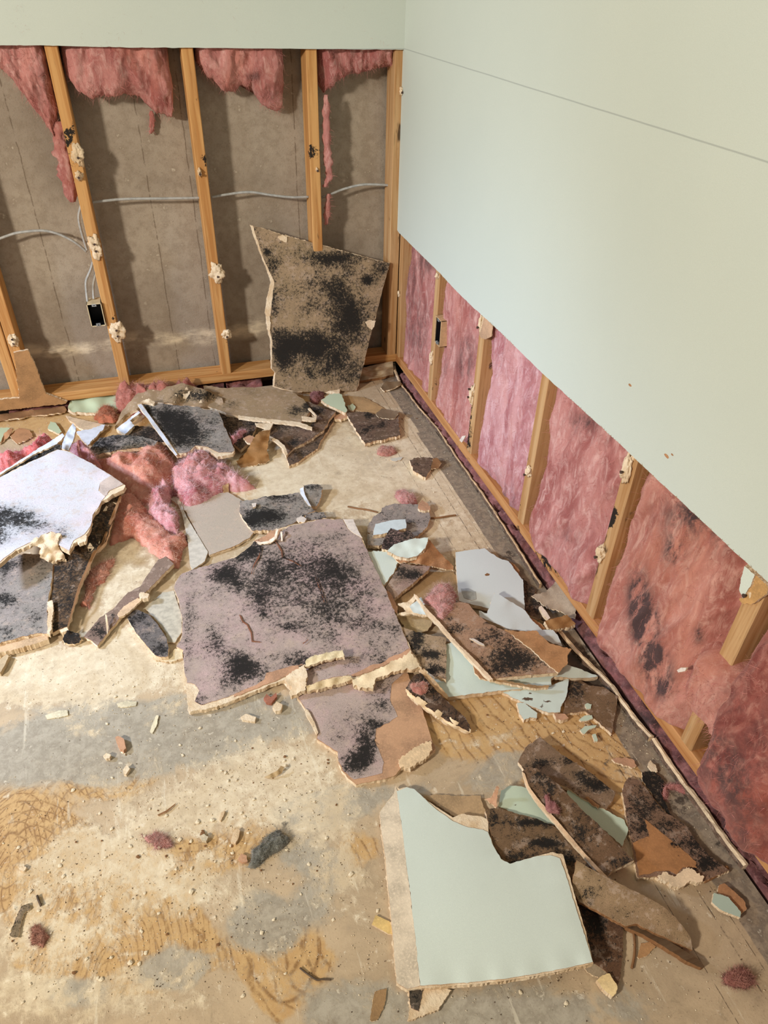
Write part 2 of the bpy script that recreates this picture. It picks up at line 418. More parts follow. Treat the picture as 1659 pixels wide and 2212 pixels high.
# ------------------------------------------------------------------ the room
ZF0, ZF1 = .041, .079      # bottom plate underside / top
def ssum(x, y, L):
    return max(0., min(1.3, sum(a * math.exp(-(((x - cx) * math.cos(r) + (y - cy) * math.sin(r)) / rx) ** 2 - (((y - cy) * math.cos(r) - (x - cx) * math.sin(r)) / ry) ** 2)
               for cx, cy, rx, ry, r, a in L)))
def floor_mat():
    t = NT('plywood_floor'); c = t.coord(rnd=False)
    dust, grey, wood, tan, wall = (t.attr(k) for k in ('dust', 'grey', 'wood', 'tan', 'wallband'))
    nA = t.noise(c, 7, 6, .68, .6); nB = t.noise(c, 38, 6, .72, .3); nC = t.noise(c, 240, 4, .7); nS = t.noise(t.coord((1, .25, 1), False, (0, 0, .5)), 30, 5, .7, .5)
    # wood rings
    sx0 = t.new('ShaderNodeSeparateXYZ'); t.L(c, sx0.inputs[0]); ring = None
    nR = t.noise(c, 5, 3, .5)
    for (u, v), kx, ky, rad, sp in (((20, 1880), 1., .55, .22, .013), ((70, 1905), 1., .6, .22, .012), ((590, 1900), 1.25, .55, .24, .022), ((230, 2110), 1.3, .6, .3, .014), ((430, 1690), 1., .8, .2, .014), ((190, 1760), 1., .8, .18, .015), ((1500, 1350), .5, .5, .9, .013)):
        q = atz(u, v, 0)
        dx = t.math('MULTIPLY', t.math('SUBTRACT', sx0.outputs[0], q.x), kx); dy = t.math('MULTIPLY', t.math('SUBTRACT', sx0.outputs[1], q.y), ky)
        d = t.math('SQRT', t.math('ADD', t.math('MULTIPLY', dx, dx), t.math('MULTIPLY', dy, dy)))
        d2 = t.math('ADD', d, t.math('MULTIPLY', t.math('SUBTRACT', nR, .5), .06))
        fr_ = t.math('FRACT', t.math('DIVIDE', d2, sp)); ln = t.math('MULTIPLY', t.ramp(fr_, 0, .12), t.ramp(fr_, .14, .34, 1, 0))
        ln = t.math('MULTIPLY', ln, t.ramp(d, rad * .7, rad * 1.1, 1, 0)); ring = ln if ring is None else t.math('MAXIMUM', ring, ln)
    ring = t.math('MULTIPLY', ring, t.ramp(nB, .34, .56))
    woodc = t.mix(t.ramp(nB, .35, .7), (200, 164, 112), (184, 144, 94))
    woodc = t.mix(t.math('MULTIPLY', ring, .75), woodc, (124, 88, 50))
    tanc = t.mix(t.ramp(nA, .35, .65), (194, 170, 136), (170, 148, 118))
    greyc = t.mix(t.ramp(nB, .35, .65), (176, 166, 146), (148, 138, 120))
    dustc = t.mix(t.ramp(nA, .35, .7), (228, 212, 180), (206, 184, 148))
    def thr(a, n, gain=1.0, w_=.16):
        v = t.math('ADD', a, t.math('MULTIPLY', t.math('SUBTRACT', n, .5), gain)); return t.ramp(v, .5 - w_, .5 + w_)
    bc = t.mix(thr(wood, nA, 1.3, .10), tanc, woodc)
    bc = t.mix(t.math('MULTIPLY', thr(grey, nA, 1.2, .12), .92), bc, greyc)
    mixn = t.math('ADD', t.math('MULTIPLY', nA, .55), t.math('ADD', t.math('MULTIPLY', nB, .28), t.math('MULTIPLY', nS, .17)))
    dm = thr(dust, mixn, 4.6, .27)  # mask covers cream dust and the glare blooms painted with it
    bc = t.mix(t.math('MULTIPLY', dm, t.ramp(nB, .32, .62, .5, .95)), bc, dustc)
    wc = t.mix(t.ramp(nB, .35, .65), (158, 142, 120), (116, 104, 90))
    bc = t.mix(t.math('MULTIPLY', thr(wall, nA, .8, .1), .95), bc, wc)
    sm = t.ramp(t.noise(t.coord((1, .12, 1), False, (0, 0, .9)), 26, 6, .7, .4), .60, .66)
    bc = t.mix(t.math('MULTIPLY', sm, .35), bc, (236, 224, 196))
    # grit: dark specks and pale smears
    bc = t.mix(t.math('MULTIPLY', t.ramp(nC, .60, .70), .6), bc, (110, 88, 66))
    bc = t.mix(t.math('MULTIPLY', t.ramp(t.noise(c, 22, 8, .8, .5), .56, .68), .45), bc, (134, 116, 92))
    bc = t.mix(t.math('MULTIPLY', t.ramp(nB, .60, .68), .45), bc, (238, 226, 200))
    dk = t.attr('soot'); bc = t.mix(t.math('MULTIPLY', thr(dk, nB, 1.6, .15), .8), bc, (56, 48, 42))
    # thin scribed lines beside the wall
    sx = t.new('ShaderNodeSeparateXYZ'); t.L(c, sx.inputs[0])
    xw = t.math('ADD', sx.outputs[0], t.math('MULTIPLY', t.math('SUBTRACT', nA, .5), .006))
    for x0, wd_ in ((-.130, .0020), (-.100, .0012), (-.205, .0012)):
        d = t.math('ABSOLUTE', t.math('SUBTRACT', xw, x0)); lnm = t.math('MULTIPLY', t.ramp(d, wd_ * .4, wd_, 1, 0), t.ramp(nB, .42, .55))
        bc = t.mix(t.math('MULTIPLY', lnm, .75), bc, (70, 56, 44))
    t.col(bc); t.b.inputs['Roughness'].default_value = .75
    t.L(t.ramp(dm, 0, 1, .5, .9), t.b.inputs['Roughness'])
    t.bump(t.math('ADD', t.math('MULTIPLY', nB, .6), t.math('ADD', t.math('MULTIPLY', nC, .5), t.math('MULTIPLY', dm, .6))), .55, .0016)
    return t.m
DUST_AND_GLARE = [(860, 1040, 190, 90, 0, .9), (620, 1040, 140, 60, 0, 1.0), (950, 950, 120, 80, 0, .4), (250, 1460, 160, 40, 0, .6), (120, 1470, 200, 60, 0, .6), (400, 1880, 420, 200, 0, .10), (300, 2100, 400, 120, 0, .12), (640, 1000, 140, 40, 0, .5), (500, 1030, 80, 30, 0, .4),(180, 1560, 60, 40, 0, .3), (80, 1450, 160, 60, 0, .7), (330, 1430, 80, 80, 0, .6), (400, 1760, 260, 80, -.15, .75), (560, 1640, 170, 60, -.2, .55), (130, 2010, 190, 90, .1, .9), (250, 1870, 200, 60, .1, .6),  # white blooms paint the cool floor glare into the colour; the rest is dust
        (420, 1930, 110, 50, .2, .6), (650, 1760, 140, 60, 0, .45), (60, 2150, 100, 50, 0, .7), (300, 2170, 160, 40, 0, .45), (740, 1890, 60, 130, 0, .4), (250, 1270, 120, 160, 0, .8), (480, 1180, 120, 80, 0, .5),
        (800, 1010, 230, 120, 0, .35), (1000, 1150, 160, 120, .6, .55), (780, 900, 200, 70, 0, .3), (700, 1660, 120, 60, 0, .5), (1050, 1620, 60, 60, 0, .4), (900, 1560, 100, 60, 0, .3), (560, 2120, 60, 40, 0, .3)]
GREY = [(240, 1600, 360, 90, -.1, 1.3), (620, 1540, 200, 50, 0, .5), (700, 1740, 170, 45, -.2, .8), (900, 1750, 100, 80, 0, .4), (370, 2090, 90, 60, 0, .9), (560, 1990, 90, 70, 0, .9), (160, 2140, 90, 50, 0, .8), (700, 1990, 120, 200, 0, .45), (900, 2190, 300, 60, 0, .7),
        (640, 1850, 100, 40, 0, .4), (850, 1000, 260, 80, 0, .5), (500, 1150, 100, 70, 0, .5), (1080, 1660, 90, 60, 0, .7), (1250, 2180, 300, 80, 0, .5)]
WOOD = [(160, 1950, 60, 60, 0, .6), (330, 1960, 80, 40, 0, .6), (700, 2060, 60, 80, 0, .5), (90, 2080, 80, 30, 0, .5), (780, 1830, 60, 50, 0, .7),(20, 1860, 60, 140, 0, 1.1), (110, 1840, 90, 120, 0, 1.2), (240, 1670, 110, 60, 0, 1.0), (430, 1590, 80, 60, -.3, .8), (280, 2070, 190, 90, 0, 1.0), (400, 2010, 60, 60, 0, .8), (600, 2080, 80, 140, 0, 1.2), (400, 1850, 110, 60, 0, .8), (560, 1780, 130, 100, 0, .6),
        (1230, 1600, 200, 120, .5, 1.6), (1000, 1560, 130, 90, 0, .8), (120, 900, 300, 70, 0, 1.0), (470, 1060, 130, 40, 0, .8), (650, 860, 120, 60, 0, .6), (250, 1900, 100, 80, 0, .5)]
TAN = []
WALLB = [(1000, 1000, 30, 200, 0, 0)]
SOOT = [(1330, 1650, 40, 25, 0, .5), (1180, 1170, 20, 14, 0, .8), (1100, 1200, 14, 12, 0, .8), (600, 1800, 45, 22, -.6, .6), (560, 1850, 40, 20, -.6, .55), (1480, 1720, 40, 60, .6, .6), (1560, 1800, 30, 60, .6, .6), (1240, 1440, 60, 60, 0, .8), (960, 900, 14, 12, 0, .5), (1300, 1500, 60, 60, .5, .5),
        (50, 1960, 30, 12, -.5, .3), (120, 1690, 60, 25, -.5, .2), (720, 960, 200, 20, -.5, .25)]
def make_floor():
    bm = bmesh.new(); n = 150; x0, x1, y0, y1 = -3.6, -.0135, -3.6, -.0005; vs = []; A = {k: [] for k in ('dust', 'grey', 'wood', 'tan', 'wallband', 'soot')}
    nx, ny = 170, 170
    for j in range(ny + 1):
        for i in range(nx + 1):
            x = x1 + (x0 - x1) * (i / nx) ** 1.25; y = y0 + (y1 - y0) * j / ny
            vs.append(bm.verts.new((x, y, .0012 * nz(x * 9, y * 9)  * min(1, (x1 - x) * 20))))
            px = proj((x, y, 0)); ok = (RI @ (Vector((x, y, 0)) - CAM)).z < -.3
            if not ok: px = (200 + 300 * nz(x, y), 2100)
            u, v = px
            A['dust'].append(ssum(u, v, DUST_AND_GLARE) * .9 if ok else .4); A['grey'].append(ssum(u, v, GREY)); A['wood'].append(ssum(u, v, WOOD)); A['soot'].append(ssum(u, v, SOOT))
            A['tan'].append(0.)
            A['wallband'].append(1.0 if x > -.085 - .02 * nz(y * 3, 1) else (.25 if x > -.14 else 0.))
    for j in range(ny):
        for i in range(nx):
            a = j * (nx + 1) + i; bm.faces.new((vs[a], vs[a + nx + 1], vs[a + nx + 2], vs[a + 1]))
    bm.normal_update()
    bm.faces.ensure_lookup_table()
    if bm.faces[0].normal.z < 0: bmesh.ops.reverse_faces(bm, faces=list(bm.faces))
    o = link('floor', bm, floor_mat(), attrs=A); o['kind'] = 'structure'
    # slab below, seen in the gap along the wall
    bm = bmesh.new(); box(bm, (-3.7, -3.7, -.09), (.3, .3, -.03))
    o = link('trim_1', bm, m_flat('dark_slab', (60, 46, 38), .95)); o['kind'] = 'structure'
make_floor()
def drywall_wall():
    t = NT('pale_green_drywall'); c = t.coord(rnd=False); n = t.noise(c, 700, 3, .6); n2 = t.noise(c, 2.2, 3)
    bc = t.mix(t.ramp(n2, .3, .7), (200, 206, 193), (195, 202, 190)); bc = t.mix(t.ramp(n, .3, .7), bc, (190, 197, 184))
    s = t.new('ShaderNodeSeparateXYZ'); t.L(c, s.inputs[0])
    z = t.math('ADD', s.outputs[2], t.math('MULTIPLY', t.math('SUBTRACT', t.noise(c, 6, 4), .5), .002))
    d = t.math('ABSOLUTE', t.math('SUBTRACT', z, 1.2200)); lm = t.math('MULTIPLY', t.ramp(d, .0006, .0022, 1, 0), t.ramp(s.outputs[0], -.0129, -.0125, 0, 1))
    lm2 = t.ramp(d, .0006, .0022, 1, 0)
    bc = t.mix(t.math('MULTIPLY', lm2, .42), bc, (120, 124, 122))
    t.col(bc); t.bump(n, .3, .0006); t.b.inputs['Roughness'].default_value = .72; return t.m
DW = drywall_wall()
def vsheet(name, axis, val, th, edge, top, far, mat, core):
    """upright wall sheet; edge = measured points of its cut lower edge"""
    pts = [(atx(u, v, val) if axis == 'x' else aty(u, v, val)) for u, v in edge]
    key = (lambda p: p.y) if axis == 'x' else (lambda p: p.x)
    E_ = []
    for a, b in zip(pts, pts[1:]):
        for k in range(14):
            q = a.lerp(b, k / 14); q.z += .0011 * nz(key(q) * 130, 3) + .0014 * nz(key(q) * 30, 9); E_.append((key(q), q.z))
    E_.append((key(pts[-1]), pts[-1].z)); E_.append((far, pts[-1].z))
    E_.insert(0, (0.0 if axis == 'x' else -.0128, E_[0][1] + .004))
    bm = bmesh.new(); fr, bk = [], []
    for s, z in E_:
        row = []
        for vv in (val, val + th):
            row.append([bm.verts.new((vv, s, zz) if axis == 'x' else (s, vv, zz)) for zz in (z, top)])
        fr.append(row)
    for r0, r1 in zip(fr, fr[1:]):
        for q, m in (((r0[0][0], r0[0][1], r1[0][1], r1[0][0]), 0), ((r0[1][0], r1[1][0], r1[1][1], r0[1][1]), 1), ((r0[0][0], r1[0][0], r1[1][0], r0[1][0]), 1), ((r0[0][1], r0[1][1], r1[1][1], r1[0][1]), 1)):
            f = bm.faces.new(q); f.material_index = m
    for r in (fr[0], fr[-1]):
        f = bm.faces.new((r[0][0], r[0][1], r[1][1], r[1][0])); f.material_index = 1
    bmesh.ops.recalc_face_normals(bm, faces=list(bm.faces))
    o = link(name, bm, [mat, core]); o['kind'] = 'structure'; return o
RE = [(862, 503), (880, 521), (905, 546), (950, 590), (985, 628), (1022, 664), (1060, 698), (1110, 746), (1170, 805), (1250, 878), (1340, 960), (1375, 994), (1420, 1036), (1500, 1110), (1580, 1186), (1659, 1258)]
wr = vsheet('wall_right', 'x', -.0127, .0127, RE, 2.6, -3.7, DW, m_gyp())
vsheet('wall_back', 'y', -.0127, .0127, [(874, 107), (780, 107), (600, 105), (400, 103), (300, 103), (200, 101), (100, 98), (0, 98)], 2.6, -3.6, DW, m_gyp())
for i, (u, v, r) in enumerate(((1361, 832, .006), (1440, 985, .008), (1452, 982, .004))):
    p = atx(u, v, -.0128); bm = bmesh.new()
    bmesh.ops.create_icosphere(bm, subdivisions=2, radius=1)
    for w in bm.verts: w.co = Vector((w.co.x * .0012, w.co.y * r, w.co.z * r * .45)) * (1 + .4 * nz(w.co.y * 3 + i, w.co.z * 3))
    o = link('nick', bm, m_torn(), wr); o.location = p; o['label'] = 'small brown torn nick'
def concrete():
    t = NT('foundation_concrete'); c = t.coord(rnd=False)
    a = t.noise(c, 3, 5, .6); b = t.noise(c, 30, 6, .7); f = t.noise(c, 260, 4, .7)
    bc = t.mix(t.ramp(a, .3, .7), (170, 156, 136), (146, 132, 114)); bc = t.mix(t.math('MULTIPLY', t.ramp(b, .4, .7), .5), bc, (126, 110, 90))
    bc = t.mix(t.math('MULTIPLY', t.ramp(f, .58, .7), .5), bc, (88, 76, 62)); bc = t.mix(t.math('MULTIPLY', t.ramp(b, .62, .72), .6), bc, (206, 194, 172))
    s = t.new('ShaderNodeSeparateXYZ'); t.L(c, s.inputs[0])
    wob = t.math('MULTIPLY', t.math('SUBTRACT', t.noise(c, 12, 4), .5), .012)
    for x0 in (-.93, -.385, -.78, -1.33):
        d = t.math('ABSOLUTE', t.math('SUBTRACT', t.math('ADD', s.outputs[0], wob), x0))
        bc = t.mix(t.math('MULTIPLY', t.math('MULTIPLY', t.ramp(d, .0008, .003, 1, 0), t.ramp(b, .38, .5)), .6), bc, (92, 76, 58))
    d = t.math('ABSOLUTE', t.math('SUBTRACT', t.math('ADD', s.outputs[2], t.math('MULTIPLY', t.math('SUBTRACT', a, .5), .12)), .215))
    bc = t.mix(t.math('MULTIPLY', t.ramp(d, .005, .045, 1, 0), t.ramp(t.noise(t.coord((.4, 1, 1), False), 9, 5, .7), .40, .62)), bc, (222, 206, 176))
    t.col(bc); t.bump(t.math('ADD', b, t.math('MULTIPLY', f, .6)), .6, .003); t.b.inputs['Roughness'].default_value = .9; return t.m
bm = bmesh.new(); box(bm, (-3.7, .11, -.1), (.2, .2, 2.6))
o = link('wall_foundation', bm, concrete()); o['kind'] = 'structure'
bm = bmesh.new(); box(bm, (.115, -3.7, -.1), (.2, .11, 2.6))
o = link('wall_sheathing', bm, m_flat('dark_sheathing', (70, 52, 42), .95)); o['kind'] = 'structure'
# ------------------------------------------------------------------ framing
PINE = m_wood(ax=2); PINEX = m_wood(ax=0); PINEY = m_wood((190, 138, 86), ax=1, dirt=.3); PINED = m_wood((192, 154, 108), ax=2, dirt=.35); DARKPINE = m_wood((150, 104, 58), ax=2, dirt=.3)
def beam(name, a, b, mat, ax, parent=None, origin=None, blobs=(), label=None, cat=None, group=None):
    """timber with eased edges, cut into short lengths so stains can vary along it"""
    lo = list(map(min, a, b)); hi = list(map(max, a, b)); o1, o2 = [i for i in range(3) if i != ax]
    L = hi[ax] - lo[ax]; n = max(2, int(L / .02)); bm = bmesh.new(); e = .0025; rings = []; att = []
    prof = [(lo[o1] + e, lo[o2]), (hi[o1] - e, lo[o2]), (hi[o1], lo[o2] + e), (hi[o1], hi[o2] - e), (hi[o1] - e, hi[o2]), (lo[o1] + e, hi[o2]), (lo[o1], hi[o2] - e), (lo[o1], lo[o2] + e)]
    for i in range(n + 1):
        t = lo[ax] + L * i / n; r = []
        for p in prof:
            c = [0, 0, 0]; c[ax] = t; c[o1], c[o2] = p; r.append(bm.verts.new(c)); u, v = proj(c); att.append(blobval(u, v, blobs, 0))
        rings.append(r)
    for r, s in zip(rings, rings[1:]):
        for k in range(8): bm.faces.new((r[k], r[(k + 1) % 8], s[(k + 1) % 8], s[k]))
    bm.faces.new(rings[0]); bm.faces.new(rings[-1]); bmesh.ops.recalc_face_normals(bm, faces=list(bm.faces))
    if origin is None: origin = ((lo[0] + hi[0]) / 2, (lo[1] + hi[1]) / 2, lo[2])
    o = link(name, bm, mat, parent, origin, False, {'mold': att})
    return tag(o, label, cat, group) if not parent else o
def blob(u, v, axis, val, ru, rv, parent, origin, seed, screws=1, depth=.012):
    """ragged gypsum left clinging round its screws on a stud face"""
    c = aty(u, v, val) if axis == 'y' else atx(u, v, val); bm = bmesh.new(); sc = .00125 if axis == 'y' else .0010
    bmesh.ops.create_icosphere(bm, subdivisions=4, radius=1)
    for w in bm.verts:
        d = w.co.copy(); k = 1 + .55 * fbm((d.x * 1.6 + seed * 7, d.y * 1.6, d.z * 1.6), 4) + .15 * fbm((d.x * 6 + seed, d.y * 6, d.z * 6), 3)
        if axis == 'y': w.co = Vector((d.x * ru * sc * k, d.y * depth * k, d.z * rv * sc * k))
        else: w.co = Vector((d.x * depth * k, d.y * ru * sc * 1.6 * k, d.z * rv * sc * k))
    org = Vector(origin)
    for w in bm.verts: w.co += c - org
    o = link('gypsum_remnant', bm, m_gyp(), parent, smooth=True); o['label'] = 'cream gypsum remnant'
    for i in range(screws):
        bm = bmesh.new(); bmesh.ops.create_cone(bm, cap_ends=True, segments=14, radius1=.0016, radius2=.0042, depth=.010)
        m = Matrix.Rotation(math.radians(90), 4, 'X') if axis == 'y' else Matrix.Rotation(math.radians(-90), 4, 'Y')
        bmesh.ops.transform(bm, matrix=m, verts=bm.verts)
        off = Vector((0, -depth - .001, (-.012 + .03 * i) * (rv / 35))) if axis == 'y' else Vector((-depth - .001, 0, -.01 + .03 * i))
        for w in bm.verts: w.co += off + c - org
        s_ = link('screw', bm, m_flat('dark_screw', (70, 50, 40), .5, .2, .5), o)
    return o
def stud_back(xc, label, blobs=(), rem=(), w=.038, front=0., mat=PINE, group=None):
    a = (xc - w / 2, front, ZF1); b = (xc + w / 2, front + .089, 2.5)
    org = (xc, front + .045, ZF1); root = empty('wall_stud', org, label, 'stud')
    beam('timber', a, b, mat, 2, root, org, blobs)
    for r in rem: blob(r[0], r[1], 'y', front - .003, r[2], r[3], root, org, r[0] * .37, r[4] if len(r) > 4 else 1)
    return root
SX = -.7429
stud_back(SX - .4064, 'pine wall stud carrying the black outlet box, four cream plaster lumps down its face', [(150, 290, 16, 40, 1.4), (165, 350, 14, 30, 1.3), (250, 700, 20, 60, .7), (200, 520, 14, 40, .6), (270, 800, 14, 40, .5), (122, 150, 12, 20, .4)],
          [(168, 333, 14, 24), (170, 379, 10, 11), (206, 534, 15, 28, 2), (253, 718, 21, 27, 2)])
stud_back(SX, 'pine wall stud in the middle of the back wall with two plaster lumps', [(437, 350, 12, 34, 1.4), (426, 142, 12, 14, .8), (424, 212, 14, 10, .9), (470, 690, 12, 30, .4), (492, 740, 10, 30, .7)], [(431, 372, 5, 10), (469, 590, 20, 26, 1), (489, 722, 15, 14, 1)])
stud_back(SX + .4064, 'pine wall stud rising behind the leaning mouldy board', [(678, 330, 14, 26, 1.5), (675, 250, 10, 20, .9), (675, 140, 14, 16, .9), (667, 219, 8, 9, 1.)], [(684, 366, 3, 5, 1)])
stud_back(-.0207, 'pine corner stud where the two walls meet', [(858, 440, 8, 20, .8), (866, 200, 6, 30, .7)], [(866, 196, 4, 10, 1)], w=.04, mat=PINED)
stud_back(-1.508, 'pine stud of the doubled pair at the left edge, plaster lump low on its face', [(40, 780, 20, 40, .5)], [(29, 735, 13, 19, 2)])
stud_back(-1.549, 'outer pine stud of the doubled pair at the left edge', [(10, 850, 20, 30, .9)], [])
beam('bottom_plate', (-3.6, 0, ZF0), (.0, .089, ZF1), PINEX, 0, None, None, [(500, 800, 60, 20, .2), (120, 850, 80, 30, .5), (230, 820, 60, 20, .4)], 'horizontal pine plate under the studs of the back wall', 'plate')
PY = [-.425, -.83, -1.245, -1.665, -2.085]
RL = ['right wall pine stud carrying the beige outlet box', 'right wall pine stud topped by a long crust of plaster, second after the box', 'right wall pine stud with a single small plaster lump halfway up', 'right wall pine stud with a big black mould spot and plaster crust at its top', 'right wall pine stud with a pale green drywall flap at its top, nearest the camera']
RB = [[(935, 830, 10, 40, .7)], [(1015, 900, 12, 60, .9), (1010, 960, 12, 30, .8)], [(1143, 1000, 10, 30, .9), (1125, 1090, 12, 40, .6)], [(1322, 1118, 12, 30, 2.0), (1296, 1220, 12, 30, .7), (1280, 1280, 10, 20, .5)], [(1560, 1400, 20, 80, .4)]]
RR = [[(946, 596, 5, 9, 0), (933, 772, 6, 26, 0)], [(1041, 700, 9, 30, 1), (1020, 851, 12, 34, 2)], [(1143, 1018, 10, 16, 1)], [(1356, 1010, 13, 34, 1), (1298, 1195, 13, 22, 1)], [(1625, 1275, 15, 18, 1)]]
for y, lb, bb, rr in zip(PY, RL, RB, RR):
    org = (.045, y, ZF1); root = empty('wall_stud', org, lb, 'stud')
    beam('timber', (0, y - .019, ZF1), (.089, y + .019, 2.5), PINED, 2, root, org, bb)
    for r in rr: blob(r[0], r[1], 'x', -.003, r[2] * .62, r[3], root, org, r[0] * .31, r[4], .010)
org = (.045, -.02, ZF1); root = empty('wall_stud', org, 'dark right wall stud in the corner, small cream plaster dab on it', 'stud')
beam('timber', (.0, -.038, ZF1), (.089, -.001, 2.5), PINED, 2, root, org, [(860, 700, 20, 80, .5)]); blob(862, 634, 'x', -.003, 5, 11, root, org, 3, 0, .006)
beam('bottom_plate', (.0, -3.7, ZF0), (.089, -.001, ZF1), PINEY, 1, None, None, [(1210, 1215, 60, 40, .9), (1330, 1400, 60, 60, .6), (1180, 1190, 60, 30, .5), (940, 880, 30, 40, .3)], 'horizontal pine plate along the foot of the right wall', 'plate')
# ------------------------------------------------------------------ insulation in the walls
FB = m_fluff((188, 130, 121), (222, 184, 172), (150, 88, 82), (1, 1, .4)); FBo = m_fluff((188, 130, 114), (220, 178, 158), (148, 86, 74), (1, 1, .4)); FBm = m_fluff((164, 92, 90), (196, 136, 130), (104, 50, 54), (1, 1, 1))
def batt(y0, y1, label, bulge, blobs, seed, mat, x_base=.016, ztop=.68, zb=None):
    ny, nzv = int(abs(y1 - y0) / .0055), 116; bm = bmesh.new(); g = []; att = []
    for j in range(nzv + 1):
        z0_ = zb or ZF1; z = z0_ + (ztop - z0_) * j / nzv; row = []; fz = min(1, min(j, nzv - j) / nzv * 5) ** .6 if zb else 1
        for i in range(ny + 1):
            f = i / ny; y = y0 + (y1 - y0) * f
            e = min(f, 1 - f) * 2; dome = min(1, e * 3.2) ** .6 * fz
            n = fbm((y * 9 + seed, z * 4, seed), 4); rd = noise.ridged_multi_fractal(Vector((y * 13 + seed + .25 * z * 13, z * 4.5, seed)), .9, 2.1, 4, 1., 2.)
            fine = fbm((y * 70, z * 34, seed), 3); sk = y * .8 + z * .35; fold = noise.ridged_multi_fractal(Vector((sk * 9 + seed, z * 1.6, seed + 7)), 1., 2.1, 3, 1., 2.)
            x = x_base + .030 * (1 - dome) - bulge(f, (z - ZF1) / .52) * dome - (.024 if seed == 20.4 else .011) * n - .008 * (rd - 1.) - .017 * (fold - 1.1) - .0014 * fine
            if bulge(f, (z - ZF1) / .52) < .02: x = max(x, .003)
            if z > .585: x = max(x, .004)
            row.append(bm.verts.new((x, y, z))); u, v = proj((x, y, z)); att.append(blobval(u, v, blobs, 0))
        g.append(row)
    for j in range(nzv):
        for i in range(ny): bm.faces.new((g[j][i], g[j][i + 1], g[j + 1][i + 1], g[j + 1][i]))
    bk = []
    for j in (0, nzv): bk.append([bm.verts.new((.10, v.co.y, v.co.z)) for v in g[j]]); att += [0] * (ny + 1)
    for i in range(ny):
        bm.faces.new((g[0][i], g[0][i + 1], bk[0][i + 1], bk[0][i])); bm.faces.new((g[nzv][i], g[nzv][i + 1], bk[1][i + 1], bk[1][i])); bm.faces.new((bk[0][i], bk[0][i + 1], bk[1][i + 1], bk[1][i]))
    L = [r[0] for r in g]; R_ = [r[-1] for r in g]
    bm.faces.new(L + [bk[1][0], bk[0][0]]); bm.faces.new(R_ + [bk[1][-1], bk[0][-1]])
    bmesh.ops.recalc_face_normals(bm, faces=list(bm.faces)); bm.normal_update()
    sp = [(v.co.copy(), Vector((-1, 0, 0))) for r in g[:100] for v in r]
    org = (.05, (y0 + y1) / 2, ZF1); root = empty('insulation_batt', org, label, 'insulation')
    link('fibre_mat', bm, mat, root, org, True, {'mold': att}); strands('loose_fibres', sp, 1400, .022, .00025, root, org, .2, seed=int(seed * 10))
E1 = [-.001 - .039] + []
bz = lambda a: (lambda f, z: a)
YE = [-.040] + [q for y in PY for q in (y + .019, y - .019)] + [-2.56]
SP_ = [(YE[2 * i] - .0015, YE[2 * i + 1] + .0015) for i in range(6)]
batt(*SP_[0], 'pink insulation batt with grey mould, in the cavity nearest the corner', bz(.006), [(880, 620, 40, 60, .55), (905, 720, 30, 60, .75), (930, 560, 50, 40, .8), (870, 560, 20, 40, .5)], 1.3, FB)
batt(*SP_[1], 'pink insulation batt just past the beige outlet box on the right wall', bz(.010), [(1005, 790, 24, 40, .8), (1010, 740, 30, 30, .5), (960, 800, 12, 30, .4)], 4.1, FB)
batt(*SP_[2], 'pale pink swirled insulation batt between the plaster topped stud and the single lump stud', bz(.012), [(1090, 1080, 40, 30, .8), (1060, 1040, 20, 30, .6)], 7.7, m_fluff((198, 148, 146), (230, 198, 198), (160, 98, 100), (1, 1, .4)))
batt(*SP_[3], 'clean pink insulation batt right of the single lump stud, grey patch under its top edge', lambda f, z: .016 + .012 * math.exp(-((z - .15) / .2) ** 2), [(1262, 915, 30, 26, 1.2), (1225, 1160, 30, 40, .4), (1320, 950, 20, 14, .6)], 11.2, FB)
batt(*SP_[4], 'broad pink insulation batt streaked with long black mould beside the spotted stud', lambda f, z: .022 + .02 * math.exp(-((z - .2) / .25) ** 2), [(1378, 1300, 24, 70, 1.8), (1398, 1370, 26, 80, 1.9), (1425, 1450, 28, 56, 1.8), (1455, 1190, 24, 34, 1.5), (1500, 1110, 80, 50, 1.1), (1422, 1335, 14, 14, 1.), (1510, 1370, 12, 22, 1.2), (1560, 1170, 60, 40, .5), (1445, 1490, 20, 20, .8)], 15.9, FBo)
batt(*SP_[5], 'sagging dark pink insulation batt at the right edge, torn and grimy', lambda f, z: .03 + .05 * math.exp(-((z - .45) / .4) ** 2) * (1 - .5 * f), [(1560, 1650, 70, 60, .9), (1600, 1720, 60, 60, .8), (1640, 1600, 30, 60, .5), (1540, 1600, 30, 30, .9), (1610, 1810, 50, 50, .7), (1590, 1520, 30, 30, .5)], 20.4, m_fluff((164, 98, 86), (196, 144, 126), (112, 56, 50), (1, 1, .6)))
